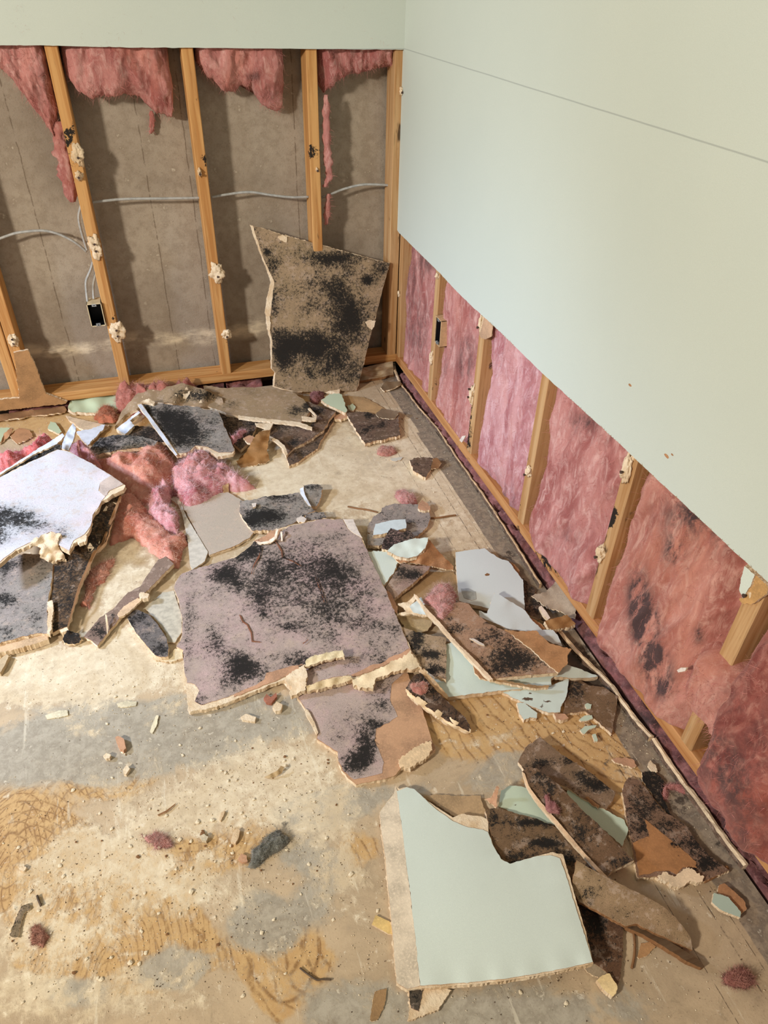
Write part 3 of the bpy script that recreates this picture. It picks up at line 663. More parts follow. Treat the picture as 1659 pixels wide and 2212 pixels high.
def hang(label, us, bottom, seed, blobs=(), mat=FB, y0=.004, zt=1.40):
    """torn insulation hanging behind the cut edge. bottom: (px, py) points of its ragged foot on the plane y=.03"""
    pts = [aty(u, v, .03) for u, v in bottom]; n = 70
    def foot(x):
        for a, b in zip(pts, pts[1:]):
            if a.x <= x <= b.x: return a.z + (b.z - a.z) * (x - a.x) / (b.x - a.x + 1e-9)
        return pts[0].z if x < pts[0].x else pts[-1].z
    x0, x1 = pts[0].x, pts[-1].x; bm = bmesh.new(); g = []; att = []; m = 80
    for j in range(m + 1):
        row = []
        for i in range(n + 1):
            f = i / n; x = x0 + (x1 - x0) * f; fz = foot(x) + .012 * fbm((x * 40, seed, 0), 4); t = j / m; z = fz + (zt - fz) * t ** 1.0
            e = min(min(f, 1 - f) * 6, t * 5, 1); e = math.sqrt(max(0, 1 - (1 - e) ** 2))
            rd = noise.ridged_multi_fractal(Vector((x * 12 + seed, z * 6, seed)), .9, 2.1, 4, 1., 2.)
            y = .062 - .050 * e - .022 * fbm((x * 13, z * 7, seed), 4) - .014 * (rd - 1) - .003 * fbm((x * 80, z * 50, seed), 3)
            y = max(.003, min(y, .10))
            row.append(bm.verts.new((x + .004 * fbm((x * 30, z * 20, seed + 4), 3), y, z))); u, v = proj((x, y, z)); att.append(blobval(u, v, blobs, 0))
        g.append(row)
    for j in range(m):
        for i in range(n): bm.faces.new((g[j][i], g[j][i + 1], g[j + 1][i + 1], g[j + 1][i]))
    bk = []
    for j in range(0, m + 1): bk.append([bm.verts.new((g[j][i].co.x, .104, g[j][i].co.z)) for i in (0, n)]); att += [0, 0]
    for j in range(m):
        bm.faces.new((g[j][0], g[j + 1][0], bk[j + 1][0], bk[j][0])); bm.faces.new((g[j][n], g[j + 1][n], bk[j + 1][1], bk[j][1])); bm.faces.new((bk[j][0], bk[j + 1][0], bk[j + 1][1], bk[j][1]))
    bm.faces.new(g[0] + [bk[0][1], bk[0][0]]); bm.faces.new(g[m] + [bk[m][1], bk[m][0]])
    bmesh.ops.recalc_face_normals(bm, faces=list(bm.faces))
    sp = [(v.co.copy(), Vector((0, -.5, -.8))) for r in g[:14] for v in r] + [(v.co.copy(), Vector((0, -1, -.3))) for r in g[14::3] for v in r]
    org = ((x0 + x1) / 2, .06, min(p.z for p in pts)); root = empty('hanging_insulation', org, label, 'insulation')
    link('fibre_mat', bm, mat, root, org, True, {'mold': att}); strands('loose_fibres', sp, 1500, .028, .0003, root, org, .5, seed=int(seed * 9))
    return root
hang('pink insulation hanging left of the outlet box stud, trailing down beside it', 0, P('I', [(-60, 170), (0, 300), (90, 400), (160, 500), (240, 600), (330, 720), (400, 830), (430, 620)]), 2.2, [(90, 170, 20, 40, .6)])
hang('ragged pink insulation hanging in the bay right of the outlet box stud', 0, P('I', [(485, 330), (570, 450), (700, 540), (760, 520), (830, 515), (950, 505), (1040, 520), (1100, 600), (1210, 660), (1290, 680), (1300, 520)]), 5.4, [(350, 110, 20, 20, .5), (160 + 110, 130, 10, 30, .5)])
hang('ragged pink insulation hanging left of the stud behind the leaning board', 0, P('J', [(90, 250), (180, 360), (280, 450), (340, 490), (400, 430), (480, 440), (530, 520), (600, 590), (650, 620), (705, 600), (720, 430)]), 8.8, [(548, 165, 16, 14, .9), (590, 210, 16, 20, .4)])
hang('short pink insulation fringe hanging in the narrow bay beside the corner stud', 0, P('J', [(960, 400), (1010, 470), (1060, 420), (1120, 370), (1200, 330), (1300, 320), (1400, 270), (1500, 290)]), 12.1, [(870, 140, 20, 20, .5)])
# long thin trails clinging to stud sides
def trail(label, pts, w, seed, yv=.05, mat=FB, n=260):
    """wispy column of fibre along pixel points at depth yv"""
    c = [aty(u, v, yv) for u, v in pts]; bm = bmesh.new(); rings = []; m = 9; K = 8; sp = []
    P_ = []
    for a, b in zip(c, c[1:]):
        for k in range(K): P_.append(a.lerp(b, k / K))
    P_.append(c[-1])
    for i, p in enumerate(P_):
        f = i / (len(P_) - 1); r = w * (.35 + .9 * abs(math.sin(3.14 * (f * .96 + .02))) ** .5) * (1 + .5 * nz(i * .4, seed)); ring = []
        for k in range(m * 2):
            an = 3.14159 * k / m; d = Vector((math.cos(an), math.sin(an) * .7, 0)); q = p + d * r * (1 + .6 * fbm((p.x * 60 + d.x, p.z * 50, seed + d.y * 2), 3)); ring.append(bm.verts.new(q)); sp.append((q.copy(), (d + Vector((0, 0, -.4))).normalized()))
        rings.append(ring)
    for r0, r1 in zip(rings, rings[1:]):
        for k in range(m * 2): bm.faces.new((r0[k], r0[(k + 1) % (m * 2)], r1[(k + 1) % (m * 2)], r1[k]))
    bm.faces.new(rings[0]); bm.faces.new(rings[-1]); bmesh.ops.recalc_face_normals(bm, faces=list(bm.faces))
    org = c[-1]; root = empty('insulation_wisp', org, label, 'insulation')
    link('fibre_mat', bm, mat, root, org, True, {'mold': [0.] * (len(rings) * m * 2)}); strands('loose_fibres', sp, n, .02, .00035, root, org, .3, seed=int(seed * 5))
trail('long thin pink wisp trailing down the left side of the outlet box stud', P('I', [(430, 700), (460, 900), (500, 1100), (545, 1300)]), .020, 1.1)
trail('long pink wisp clinging to the right side of the stud behind the leaning board', P('J', [(1010, 480), (1010, 700), (1020, 900), (1035, 1060), (1000, 1140)]), .011, 2.1, .02)
trail('short pink wisp just above the leaning board on the stud side', P('J', [(1030, 1190), (1020, 1290), (1010, 1410)]), .009, 3.1, .03, n=140)
trail('tiny pink wisp dangling on the concrete below the hanging insulation', P('I', [(1130, 620), (1135, 720), (1125, 790)]), .007, 4.1, .09, n=60)
batt(-2.015, -2.40, 'torn pink insulation spilling over the stud with the green drywall flap', lambda f, z: .034, [(1600, 1500, 60, 40, .4), (1560, 1560, 40, 40, .6)], 31.7, FBo, -.004, .37, .20)
# ------------------------------------------------------------------ cables and boxes
def tube(name, pts, r, mat, label=None, cat=None, parent=None, origin=None, seg=8, group=None, flat=1.):
    P_ = []; n = len(pts)
    for i in range(n - 1):
        a = pts[max(0, i - 1)]; b = pts[i]; c = pts[i + 1]; d = pts[min(n - 1, i + 2)]
        for k in range(8):
            t = k / 8; P_.append(.5 * ((2 * b) + (c - a) * t + (2 * a - 5 * b + 4 * c - d) * t * t + (3 * b - a - 3 * c + d) * t ** 3))
    P_.append(pts[-1]); bm = bmesh.new(); prev = None
    up = Vector((0, 1, 0))
    for i, p in enumerate(P_):
        t = (P_[min(i + 1, len(P_) - 1)] - P_[max(0, i - 1)]).normalized(); s = t.cross(up)
        if s.length < .2: s = t.cross(Vector((1, 0, 0)))
        s.normalize(); w = t.cross(s)
        ring = [bm.verts.new(p + (s * math.cos(6.28318 * k / seg) + w * flat * math.sin(6.28318 * k / seg)) * r) for k in range(seg)]
        if prev:
            for k in range(seg): bm.faces.new((prev[k], prev[(k + 1) % seg], ring[(k + 1) % seg], ring[k]))
        else: bm.faces.new(ring)
        prev = ring
    bm.faces.new(prev); bmesh.ops.recalc_face_normals(bm, faces=list(bm.faces))
    o = link(name, bm, mat, parent, origin if origin is not None else pts[0], True)
    return o if parent else tag(o, label, cat, group)
CAB = m_flat('grey_cable_sheath', (176, 174, 166), .5, .12, .4)
def cable(label, pts, yv=.05): return tube('electrical_cable', [aty(p[0], p[1], p[2] if len(p) > 2 else yv) for p in pts], .0046, CAB, label, 'cable')
cable('grey cable crossing the bay right of the outlet box stud', P('I', [(690, 1305), (800, 1290), (950, 1278), (1200, 1275), (1400, 1272), (1490, 1270)]))
cable('grey cable bowing slightly left of the stud behind the leaning board', P('J', [(190, 1215), (300, 1195), (460, 1178), (620, 1200), (760, 1215), (885, 1212)]))
cable('grey cable arching to the corner stud', P('J', [(980, 1215, .06), (1050, 1190), (1140, 1155), (1270, 1125), (1400, 1125), (1495, 1132)]))
cable('grey cable arching in from the left edge to the outlet box stud', P('K', [(-60, 240), (30, 205), (130, 175), (300, 160), (420, 185), (540, 245), (620, 310, .06)]))
cable('grey cable looping down beside the outlet box stud above its upper plaster lump', P('K', [(620, -150, .06), (575, 0, .05), (565, 80), (590, 190), (625, 300, .055)]))
cable('grey cable dropping into the top of the black outlet box', P('K', [(665, 385, .04), (650, 440), (618, 520), (620, 600), (628, 670, .02)]), .03)
cable('thin grey cable behind the other one at the top of the black box', P('K', [(690, 400, .05), (682, 480), (668, 560), (672, 650, .03)]), .045)
def obox(label, c, sx, sz, dep, axis, rim, ang=0.):
    """open electrical box: walls, back, knockouts, screw ears"""
    root = empty('outlet_box', c, label, 'outlet box'); w = .003
    def part(name, boxes, mat, par=root):
        bm = bmesh.new()
        for a, b in boxes: box(bm, a, b)
        if axis == 'x': bmesh.ops.transform(bm, matrix=Matrix.Rotation(math.radians(-90), 4, 'Z'), verts=bm.verts)
        bmesh.ops.bevel(bm, geom=bm.edges[:], offset=.0006, segments=1, affect='EDGES')
        return link(name, bm, mat, par)
    hx, hz = sx / 2, sz / 2
    shell = part('shell', [((-hx, 0, -hz), (-hx + w, dep, hz)), ((hx - w, 0, -hz), (hx, dep, hz)), ((-hx, 0, hz - w), (hx, dep, hz)), ((-hx, 0, -hz), (hx, dep, -hz + w))], rim)
    part('back', [((-hx + w, dep - w, -hz + w), (hx - w, dep, hz - w))], m_flat('black_plastic', (14, 14, 16), .5, .1))
    part('lining', [((-hx + w, .004, -hz + w), (-hx + w + .001, dep - w, hz - w)), ((hx - w - .001, .004, -hz + w), (hx - w, dep - w, hz - w)), ((-hx + w, .004, -hz + w), (hx - w, dep - w, -hz + w + .001)), ((-hx + w, .004, hz - w - .001), (hx - w, dep - w, hz - w))], m_flat('black_plastic', (14, 14, 16), .5, .1))
    for s in (-1, 1):
        e = part('screw_ear', [((-.008, -.001, s * (hz - .006) - .005), (.008, .006, s * (hz - .006) + .005))], m_flat('dull_metal', (150, 150, 146), .4, .2, .6))
        part('screw_hole', [((-.002, -.0018, s * (hz - .006) - .002), (.002, 0, s * (hz - .006) + .002))], m_flat('black_plastic', (14, 14, 16)), e)
    return root
p = aty(208, 681, -.012); obox('open black outlet box with a thin cream rim nailed to the back wall stud', p, .052, .088, .065, 'y', m_flat('box_rim', (210, 190, 150), .6))
p = atx(945, 716, -.014); obox('beige outlet box on the right wall, open and black inside', Vector((-.014, p.y, p.z)), .058, .100, .075, 'x', m_flat('beige_box', (206, 170, 126), .6))
# ------------------------------------------------------------------ loose debris, far to near
PAP = m_paper(); PAPG = m_paper((158, 148, 136), (172, 156, 146)); PAPD = m_paper((116, 94, 74), (132, 104, 86)); PAPB = m_paper((168, 142, 108), (176, 148, 116)); PAPM = m_paper((186, 164, 150), (200, 168, 160))
TORN = m_torn(); TORNP = m_torn((196, 150, 116)); TORND = m_torn((138, 98, 62)); GYP = m_gyp()
WHITE = m_flat('white_painted_face', (214, 216, 220), .6, .06)
D_ = 'drywall scrap'
# leaning board
pl = (Vector((-.3, -.150, 0.)), Vector((0, -1, .272)).normalized())
board('mouldy_board', 'tall mould blackened drywall board leaning upright against the back wall studs', 'drywall board', 'L',
      [(365, 118), (480, 150), (600, 188), (900, 268), (1150, 338), (1368, 392), (1330, 530), (1260, 800), (1225, 930), (1172, 1150), (1130, 1308), (960, 1310), (700, 1318), (590, 1300), (530, 1280), (535, 1210), (545, 1180), (517, 1150), (515, 1040), (512, 950), (495, 880), (483, 800), (475, 740), (490, 640), (515, 530), (485, 440), (455, 370), (425, 290)],
      plane=pl, th=.0125, face=PAPB, mold=.34, rag=1.1, step=7,
      papers=[('paper_face', [(385, 122), (600, 190), (900, 270), (1150, 340), (1366, 394), (1330, 530), (1258, 800), (1225, 930), (1170, 1150), (1128, 1308), (700, 1316), (540, 1275), (548, 1180), (522, 1150), (524, 950), (505, 850), (515, 740), (540, 530), (480, 400), (440, 300)], PAPB, None)],
      blobs=[(980, 360, 190, 60, 1.0), (490, 310, 30, 26, 1.2), (520, 400, 60, 60, .7), (1210, 510, 45, 45, 1.4), (1080, 780, 140, 190, 1.1), (820, 980, 160, 110, 1.2), (620, 980, 110, 90, 1.0), (980, 1080, 110, 70, .8), (590, 1080, 90, 80, .7), (930, 560, 150, 90, .65), (520, 640, 40, 120, .8), (800, 700, 60, 60, .6), (1100, 1180, 90, 100, .5), (850, 1180, 160, 40, .5), (1300, 430, 60, 60, .6), (700, 600, 200, 40, .2), (570, 880, 60, 30, .5)])
pl2 = (pl[0] + pl[1] * .004, pl[1])
for q, lb in (([(568, 200), (600, 188), (634, 200), (628, 245), (600, 235), (575, 222)], 'cream gypsum fleck stuck near the top left of the leaning board'),
              ([(1192, 818), (1225, 800), (1266, 806), (1255, 850), (1238, 872), (1205, 845)], 'cream gypsum fleck on the right edge of the leaning board'),
              ([(478, 775), (505, 770), (515, 820), (508, 880), (492, 870), (485, 820)], 'cream gypsum fleck on the left edge of the leaning board')):
    board('drywall_chip', lb, 'drywall chip', 'L', q, plane=pl2, th=.006, face=GYP, solid=True, rag=1.2)
# drywall remnant and stub at the left edge of the back wall
board('mouldy_board', 'brown paper board remnant still standing against the doubled stud at the left edge', 'drywall board', 'K',
      [(95, 1035), (200, 1018), (250, 1120), (300, 1260), (330, 1330), (480, 1385), (470, 1400), (240, 1425), (0, 1452), (-60, 1455), (-60, 1375), (0, 1372), (140, 1360), (125, 1250), (112, 1130)],
      plane=(Vector((0, -.018, 0)), Vector((0, -1, .02)).normalized()), th=.0125, face=m_torn((164, 122, 78)), rag=1.2, step=6)
board('baseboard_strip', 'long brown baseboard strip with a cream top along the foot of the back wall', 'baseboard', 'A', [(-60, 348, .03), (0, 340, .03), (200, 312, .03), (410, 288, .028), (425, 310, .02), (415, 330, .006), (200, 350, .006), (0, 385, .006), (-60, 395, .006)], th=.006, face=TORND, core_mat=GYP, solid=True)
board('drywall_scrap', 'pale green scrap beside the foot of the back wall at left', D_, 'A', [(435, 300, .03), (450, 255, .035), (600, 225, .04), (815, 207, .045), (850, 225, .04), (790, 275, .025), (700, 330, .016), (560, 330, .016), (460, 325, .018)], face=m_green((188, 196, 158)), mold=.05)
board('drywall_scrap', 'cream and white crumpled scrap just below the pale green one by the back wall', D_, 'A', [(420, 345), (500, 370), (640, 400), (700, 410), (660, 440), (600, 470), (520, 430), (445, 380)], h=.012, th=.010, face=m_torn((214, 186, 150)))
board('drywall_scrap', 'thin light blue edged scrap between the black bent piece and the cream crumpled one', D_, 'A', [(485, 450), (560, 440), (670, 405), (660, 440), (600, 500), (560, 540), (520, 500)], h=.02, th=.006, face=WHITE)
board('drywall_scrap', 'tiny pale green triangle at the far left under the baseboard strip', D_, 'A', [(305, 430), (322, 385), (360, 400), (395, 450), (380, 465), (340, 450)], h=.012, th=.008, face=m_green((188, 196, 158)), solid=True)
board('drywall_scrap', 'tiny pale green scrap cut by the left picture edge', D_, 'A', [(-40, 440), (10, 425), (65, 425), (30, 460), (0, 520), (-40, 520)], h=.012, th=.008, face=m_green((188, 196, 158)), solid=True)
board('torn_paper', 'brown torn paper piece right of the tiny green scrap at the left edge', 'paper', 'A', [(60, 470), (120, 425), (190, 440), (210, 480), (160, 510), (110, 530), (75, 500)], h=.01, th=.004, face=TORN, solid=True)
board('torn_paper', 'narrow brown paper strip curling at the far left edge', 'paper', 'A', [(-20, 510, .004), (50, 440, .02), (75, 430, .02), (80, 445, .015), (30, 510, .006), (0, 530, .004)], th=.003, face=TORN, solid=True)
# big boards of the left heap
board('mouldy_board', 'brown backed board peaking at the rear of the left heap, right half blackened', 'drywall board', 'A',
      [(735, 420, .04), (775, 330, .06), (870, 215, .09), (950, 165, .10), (1090, 160, .10), (1160, 140, .11), (1300, 180, .09), (1420, 238, .06), (1432, 275, .045), (1380, 300, .04), (1200, 285, .06), (1010, 262, .08), (900, 290, .08), (800, 345, .06)],
      face=PAPB, mold=.05, blobs=[(1260, 220, 160, 40, 1.2), (1080, 260, 60, 20, .6)], rag=1.2)
board('mouldy_board', 'wide brown board in front of the leaning board with a cream broken lower edge', 'drywall board', 'B',
      [(-130, 170, .05), (0, 185, .05), (150, 178, .05), (330, 192, .05), (480, 212, .048), (560, 262, .045), (590, 300, .045), (610, 340, .045), (570, 400, .042), (530, 432, .04), (330, 410, .04), (115, 382, .04), (0, 345, .045), (-130, 300, .05)], face=PAPB, mold=.12,
      blobs=[(500, 340, 60, 40, .9), (590, 310, 30, 40, 1.2), (60, 300, 80, 40, .3), (200, 220, 60, 20, .3)], rag=1.6)
board('gypsum_edge_strip', 'thin cream gypsum strip along the lower edge of the wide brown board', 'gypsum strip', 'B', [(108, 374), (260, 392), (530, 420), (620, 455), (618, 468), (520, 440), (260, 412), (112, 392)], h=.052, th=.008, face=GYP, solid=True, rag=1)
board('gypsum_edge_strip', 'bent cream gypsum hook at the right end of the wide brown board', 'gypsum strip', 'B', [(548, 380), (630, 390), (640, 370), (590, 325), (605, 322), (652, 375), (645, 408), (610, 412), (550, 404)], h=.056, th=.007, face=GYP, solid=True, rag=.6)
board('gypsum_edge_strip', 'straight cream strip lying at the foot of the leaning board', 'gypsum strip', 'B', [(582, 168, .02), (700, 180, .02), (812, 196, .02), (808, 218, .015), (700, 204, .015), (580, 188, .015)], th=.012, face=GYP, solid=True, rag=.5)
board('mouldy_board', 'lower dark strip of board showing under the spotted dark board near the centre', 'drywall board', 'B', [(445, 665), (490, 612), (620, 540), (700, 470), (770, 356), (790, 362), (725, 490), (680, 545), (660, 600), (600, 640), (530, 690), (462, 722)], h=.012, face=PAPD, mold=.45, rag=1.5)
board('mouldy_board', 'spotted dark board angled beside the bent cream hook', 'drywall board', 'B', [(560, 270, .035), (640, 300, .04), (700, 322, .04), (782, 350, .03), (740, 400, .028), (695, 480, .026), (600, 545, .024), (490, 602, .022), (442, 655, .02), (400, 575, .03), (328, 522, .035), (340, 440, .035), (450, 420, .035), (600, 460, .035), (640, 400, .035)], face=PAPD, mold=.35, blobs=[(650, 340, 60, 30, .8), (600, 420, 50, 40, .6), (490, 560, 40, 30, .9), (400, 460, 40, 20, .5)], rag=1.6)
board('gypsum_edge_strip', 'short cream strip crossing the left corner of the spotted dark board', 'gypsum strip', 'B', [(325, 515), (380, 540), (430, 580), (452, 640), (440, 652), (415, 600), (370, 560), (328, 530)], h=.044, th=.005, face=GYP, solid=True, rag=.8)
board('gypsum_edge_strip', 'cream curled strip above the brown curled paper', 'gypsum strip', 'B', [(225, 425), (300, 430), (350, 430), (330, 470), (290, 505), (258, 492), (300, 465), (235, 445)], h=.05, th=.006, face=GYP, solid=True, rag=.8)
board('torn_paper', 'upright brown curled paper left of the spotted dark board', 'paper', 'B', [(95, 690, .005), (170, 620, .03), (210, 540, .06), (250, 492, .08), (295, 478, .08), (332, 480, .075), (318, 560, .05), (308, 620, .03), (330, 680, .008), (300, 705, .004), (200, 720, .003), (130, 735, .003)], th=.0025, face=m_torn((150, 108, 62)), rag=1.8, solid=True)
board('mouldy_board', 'dark mouldy scrap wedged behind the right end of the large grey board', 'drywall board', 'B', [(-30, 330), (100, 380), (240, 430), (230, 470), (180, 560), (130, 610), (80, 570), (30, 480)], h=.03, face=PAPD, mold=.7)
board('drywall_scrap', 'small brown scrap with cream edge on the dark debris beside the curled paper', D_, 'B', [(145, 530), (185, 512), (235, 530), (215, 580), (170, 560)], h=.045, th=.008, face=TORNP, solid=True)
board('drywall_scrap', 'pale green scrap pointing down in front of the leaning board', D_, 'B', [(680, 268), (740, 225), (800, 222), (825, 230), (840, 280), (862, 338), (850, 355), (780, 325), (720, 300)], h=.03, face=m_green((196, 206, 172)))
board('drywall_scrap', 'cream crumpled scrap just under the tip of the pointed green scrap', D_, 'B', [(770, 378), (800, 368), (862, 360), (862, 385), (820, 405), (775, 400)], h=.016, th=.012, face=TORNP, solid=True)
board('drywall_scrap', 'tiny green and cream chip right of the pointed green scrap', D_, 'B', [(862, 310), (900, 292), (920, 315), (905, 340), (870, 330)], h=.012, th=.008, face=m_green((196, 206, 172)), solid=True)
board('torn_paper', 'thin tan paper lying on the floor right of the pointed green scrap', 'paper', 'B', [(700, 240), (840, 235), (980, 250), (1060, 290), (1120, 330), (1060, 365), (960, 350), (880, 320)], h=.006, th=.002, face=m_torn((186, 150, 104)), solid=True)
board('mouldy_board', 'square dark board with a white left edge near the wall corner', 'drywall board', 'B', [(850, 352, .022), (1000, 350, .02), (1060, 368, .02), (1100, 326, .02), (1160, 350, .02), (1222, 352, .022), (1214, 400, .02), (1226, 512, .018), (1180, 522, .018), (1140, 532, .018), (1060, 548, .018), (985, 570, .02), (930, 490, .022)], face=PAPD, mold=.3, blobs=[(1010, 375, 40, 20, 1.2), (1000, 470, 50, 30, .7), (1100, 440, 60, 30, .4)], rag=2)
board('torn_paper', 'grey brown paper flap lying on the square dark board', 'paper', 'B', [(1060, 362, .022), (1100, 325, .024), (1220, 350, .03), (1190, 395, .024), (1150, 400, .023), (1080, 392, .022)], th=.003, face=m_torn((128, 106, 82)), solid=True)
board('drywall_scrap', 'brown scrap with a green corner by the corner of the room', D_, 'B', [(1090, 180, .01), (1130, 140, .02), (1228, 138, .03), (1232, 160, .02), (1180, 188, .012), (1120, 208, .008)], th=.006, face=m_torn((120, 96, 68)), solid=True, rag=1.5)
board('drywall_scrap', 'small ragged dark scrap with a bent brown side near the right wall', D_, 'B', [(1290, 682), (1350, 662), (1452, 668), (1440, 740), (1402, 802), (1325, 760)], h=.014, face=PAPD, mold=.4, rag=2)
board('torn_paper', 'folded brown paper against the right side of the small ragged dark scrap', 'paper', 'B', [(1450, 672, .015), (1482, 668, .02), (1512, 702, .02), (1490, 735, .012), (1440, 742, .014)], th=.003, face=TORND, solid=True)
board('drywall_scrap', 'faint pale flat chip on the floor left of the small ragged dark scrap', D_, 'B', [(1148, 682), (1185, 665), (1245, 662), (1232, 680), (1195, 692)], h=.003, th=.002, face=m_green((206, 200, 182)), solid=True)
# the large grey boards, left
board('mouldy_board', 'large grey board blackened with mould, white left edge, amid the left heap', 'drywall board', 'A',
      [(880, 272, .11), (985, 268, .10), (1120, 285, .095), (1250, 292, .09), (1400, 322, .08), (1430, 420, .075), (1502, 570, .06), (1490, 592, .06), (1392, 612, .06), (1330, 560, .065), (1250, 545, .07), (1190, 590, .07), (1130, 602, .07), (1070, 510, .085), (960, 370, .10)],
      face=PAPG, mold=.25, blobs=[(1150, 400, 150, 90, 1.2), (930, 320, 60, 50, .9), (1200, 500, 120, 60, .9), (1060, 340, 90, 40, .7), (1360, 440, 70, 80, .3)], rag=1.6,
      papers=[('paper_face', [(912, 275), (1000, 270), (1250, 294), (1398, 324), (1500, 572), (1480, 585), (1400, 585), (1330, 550), (1250, 542), (1190, 588), (1140, 590), (1080, 505), (975, 365)], PAPG, None)])
board('gypsum_edge_strip', 'long white paper edge running down the left side of the large grey board', 'gypsum strip', 'A', [(880, 280, .118), (905, 275, .118), (960, 350, .108), (1055, 480, .094), (1135, 598, .075), (1125, 605, .074), (1040, 500, .092), (940, 360, .107)], th=.004, face=WHITE, solid=True, rag=.4)
board('drywall_scrap', 'bright white slanting drywall strip left of the large grey board', D_, 'A', [(745, 432, .06), (800, 390, .07), (885, 318, .09), (900, 330, .09), (832, 380, .075), (860, 412, .065), (800, 466, .055), (770, 450, .055)], face=WHITE, rag=1, solid=True)
board('drywall_scrap', 'cream crumbs of gypsum edge at the peak above the large grey board', D_, 'A', [(880, 275, .115), (950, 238, .12), (992, 262, .11), (985, 275, .108), (930, 268, .11)], th=.012, face=GYP, solid=True, rag=2)
board('mouldy_board', 'narrow black board with a cream front edge under the white slanting strip', 'drywall board', 'A', [(545, 603, .05), (585, 550, .055), (640, 490, .06), (760, 470, .06), (900, 480, .06), (1010, 512, .06), (982, 545, .055), (870, 556, .055), (760, 570, .055), (620, 597, .05)], face=PAPG, mold=.75, rag=1.6)
board('mouldy_board', 'dark broken board piece under the left tip of the large grey board', 'drywall board', 'A', [(800, 468), (860, 415), (960, 420), (1010, 450), (1060, 520), (980, 520), (880, 480)], h=.045, face=PAPD, mold=.9)
# far left, standing pieces
board('mouldy_board', 'black faced board sloping behind the biggest left board', 'drywall board', 'A', [(-40, 740, .11), (50, 690, .11), (150, 618, .12), (270, 556, .13), (360, 528, .135), (402, 540, .13), (380, 580, .12), (250, 640, .11), (100, 705, .10), (-40, 770, .10)], face=PAPG, mold=1.0, rag=1.6)
board('drywall_scrap', 'long white edged strip lying on top of the black faced board at left', D_, 'A', [(-40, 735, .12), (0, 715, .12), (200, 590, .135), (400, 462, .15), (412, 480, .145), (365, 530, .135), (210, 600, .13), (60, 690, .12), (-40, 755, .115)], th=.006, face=WHITE, solid=True, rag=1)
board('drywall_scrap', 'bent grey shard standing up at the tip of the biggest left board', D_, 'A', [(395, 560, .13), (402, 520, .145), (425, 462, .17), (466, 396, .20), (486, 425, .19), (470, 500, .16), (440, 572, .12)], th=.008, face=m_flat('grey_painted_face', (182, 184, 188), .6, .1), solid=True, rag=.8)
fluff('insulation_tuft', 'loose pink insulation tufts rising behind the white edged strip at far left', 'A', [(-60, 640), (40, 590), (120, 560), (200, 545), (260, 480), (300, 455), (340, 490), (330, 540), (200, 620), (60, 700), (-60, 720)], 0., .10, mat=m_fluff((224, 130, 130), (240, 180, 178), (188, 84, 86), (1, 1, 1)), seed=31, fib=250)
# lower left dark boards
board('mouldy_board', 'grey board with light mould lying flat at the left edge below the biggest board', 'drywall board', 'A', [(-80, 1350, .035), (0, 1300, .035), (150, 1232, .035), (285, 1240, .035), (345, 1300, .03), (330, 1400, .03), (310, 1520, .03), (298, 1600, .028), (305, 1700, .028), (312, 1745, .028), (250, 1742, .028), (150, 1760, .028), (0, 1808, .028), (-80, 1830, .028)],
      face=PAPG, mold=.28, blobs=[(20, 1320, 60, 60, .6), (40, 1520, 80, 40, .7), (40, 1730, 50, 50, .5), (220, 1640, 60, 40, .4), (100, 1290, 80, 30, .4)], rag=2)
board('gypsum_edge_strip', 'thick tan gypsum edge along the bottom of the flat grey board at the left edge', 'gypsum strip', 'A', [(-80, 1800), (0, 1785), (130, 1760), (240, 1735), (300, 1732), (308, 1780), (200, 1815), (80, 1850), (0, 1868), (-80, 1880)], h=.020, th=.018, face=m_torn((206, 172, 132)), solid=True, rag=1.6)
board('mouldy_board', 'black brown rotten board slanting out from under the biggest left board', 'drywall board', 'A', [(350, 1262, .05), (440, 1200, .06), (560, 1150, .075), (600, 960, .09), (690, 890, .09), (770, 860, .085), (740, 960, .06), (670, 1165, .05), (600, 1240, .045), (520, 1420, .035), (460, 1590, .028), (432, 1700, .022), (330, 1740, .022), (316, 1680, .024), (330, 1560, .026), (345, 1400, .03)],
      face=m_paper((110, 84, 58), (122, 92, 66)), mold=.75, rag=2.2)
board('gypsum_edge_strip', 'crumbled gypsum line between the flat grey board and the rotten board at left', 'gypsum strip', 'A', [(300, 1540), (335, 1530), (342, 1600), (330, 1700), (318, 1752), (300, 1745), (305, 1640)], h=.036, th=.012, face=GYP, solid=True, rag=2.2)
board('drywall_scrap', 'cream crumpled lump at the lower end of the rotten board', D_, 'A', [(365, 1700), (380, 1680), (425, 1665), (430, 1700), (440, 1725), (390, 1732)], h=.022, th=.020, face=GYP, solid=True, rag=2)
board('drywall_scrap', 'small crumpled black scrap on the floor below the rotten board', D_, 'A', [(402, 1775, .02), (430, 1722, .03), (480, 1738, .02), (500, 1740, .024), (520, 1782, .02), (505, 1805, .008), (440, 1812, .01), (410, 1800, .015)], th=.008, face=m_paper((84, 66, 50), (84, 66, 50)), mold=.8, rag=2, solid=True)
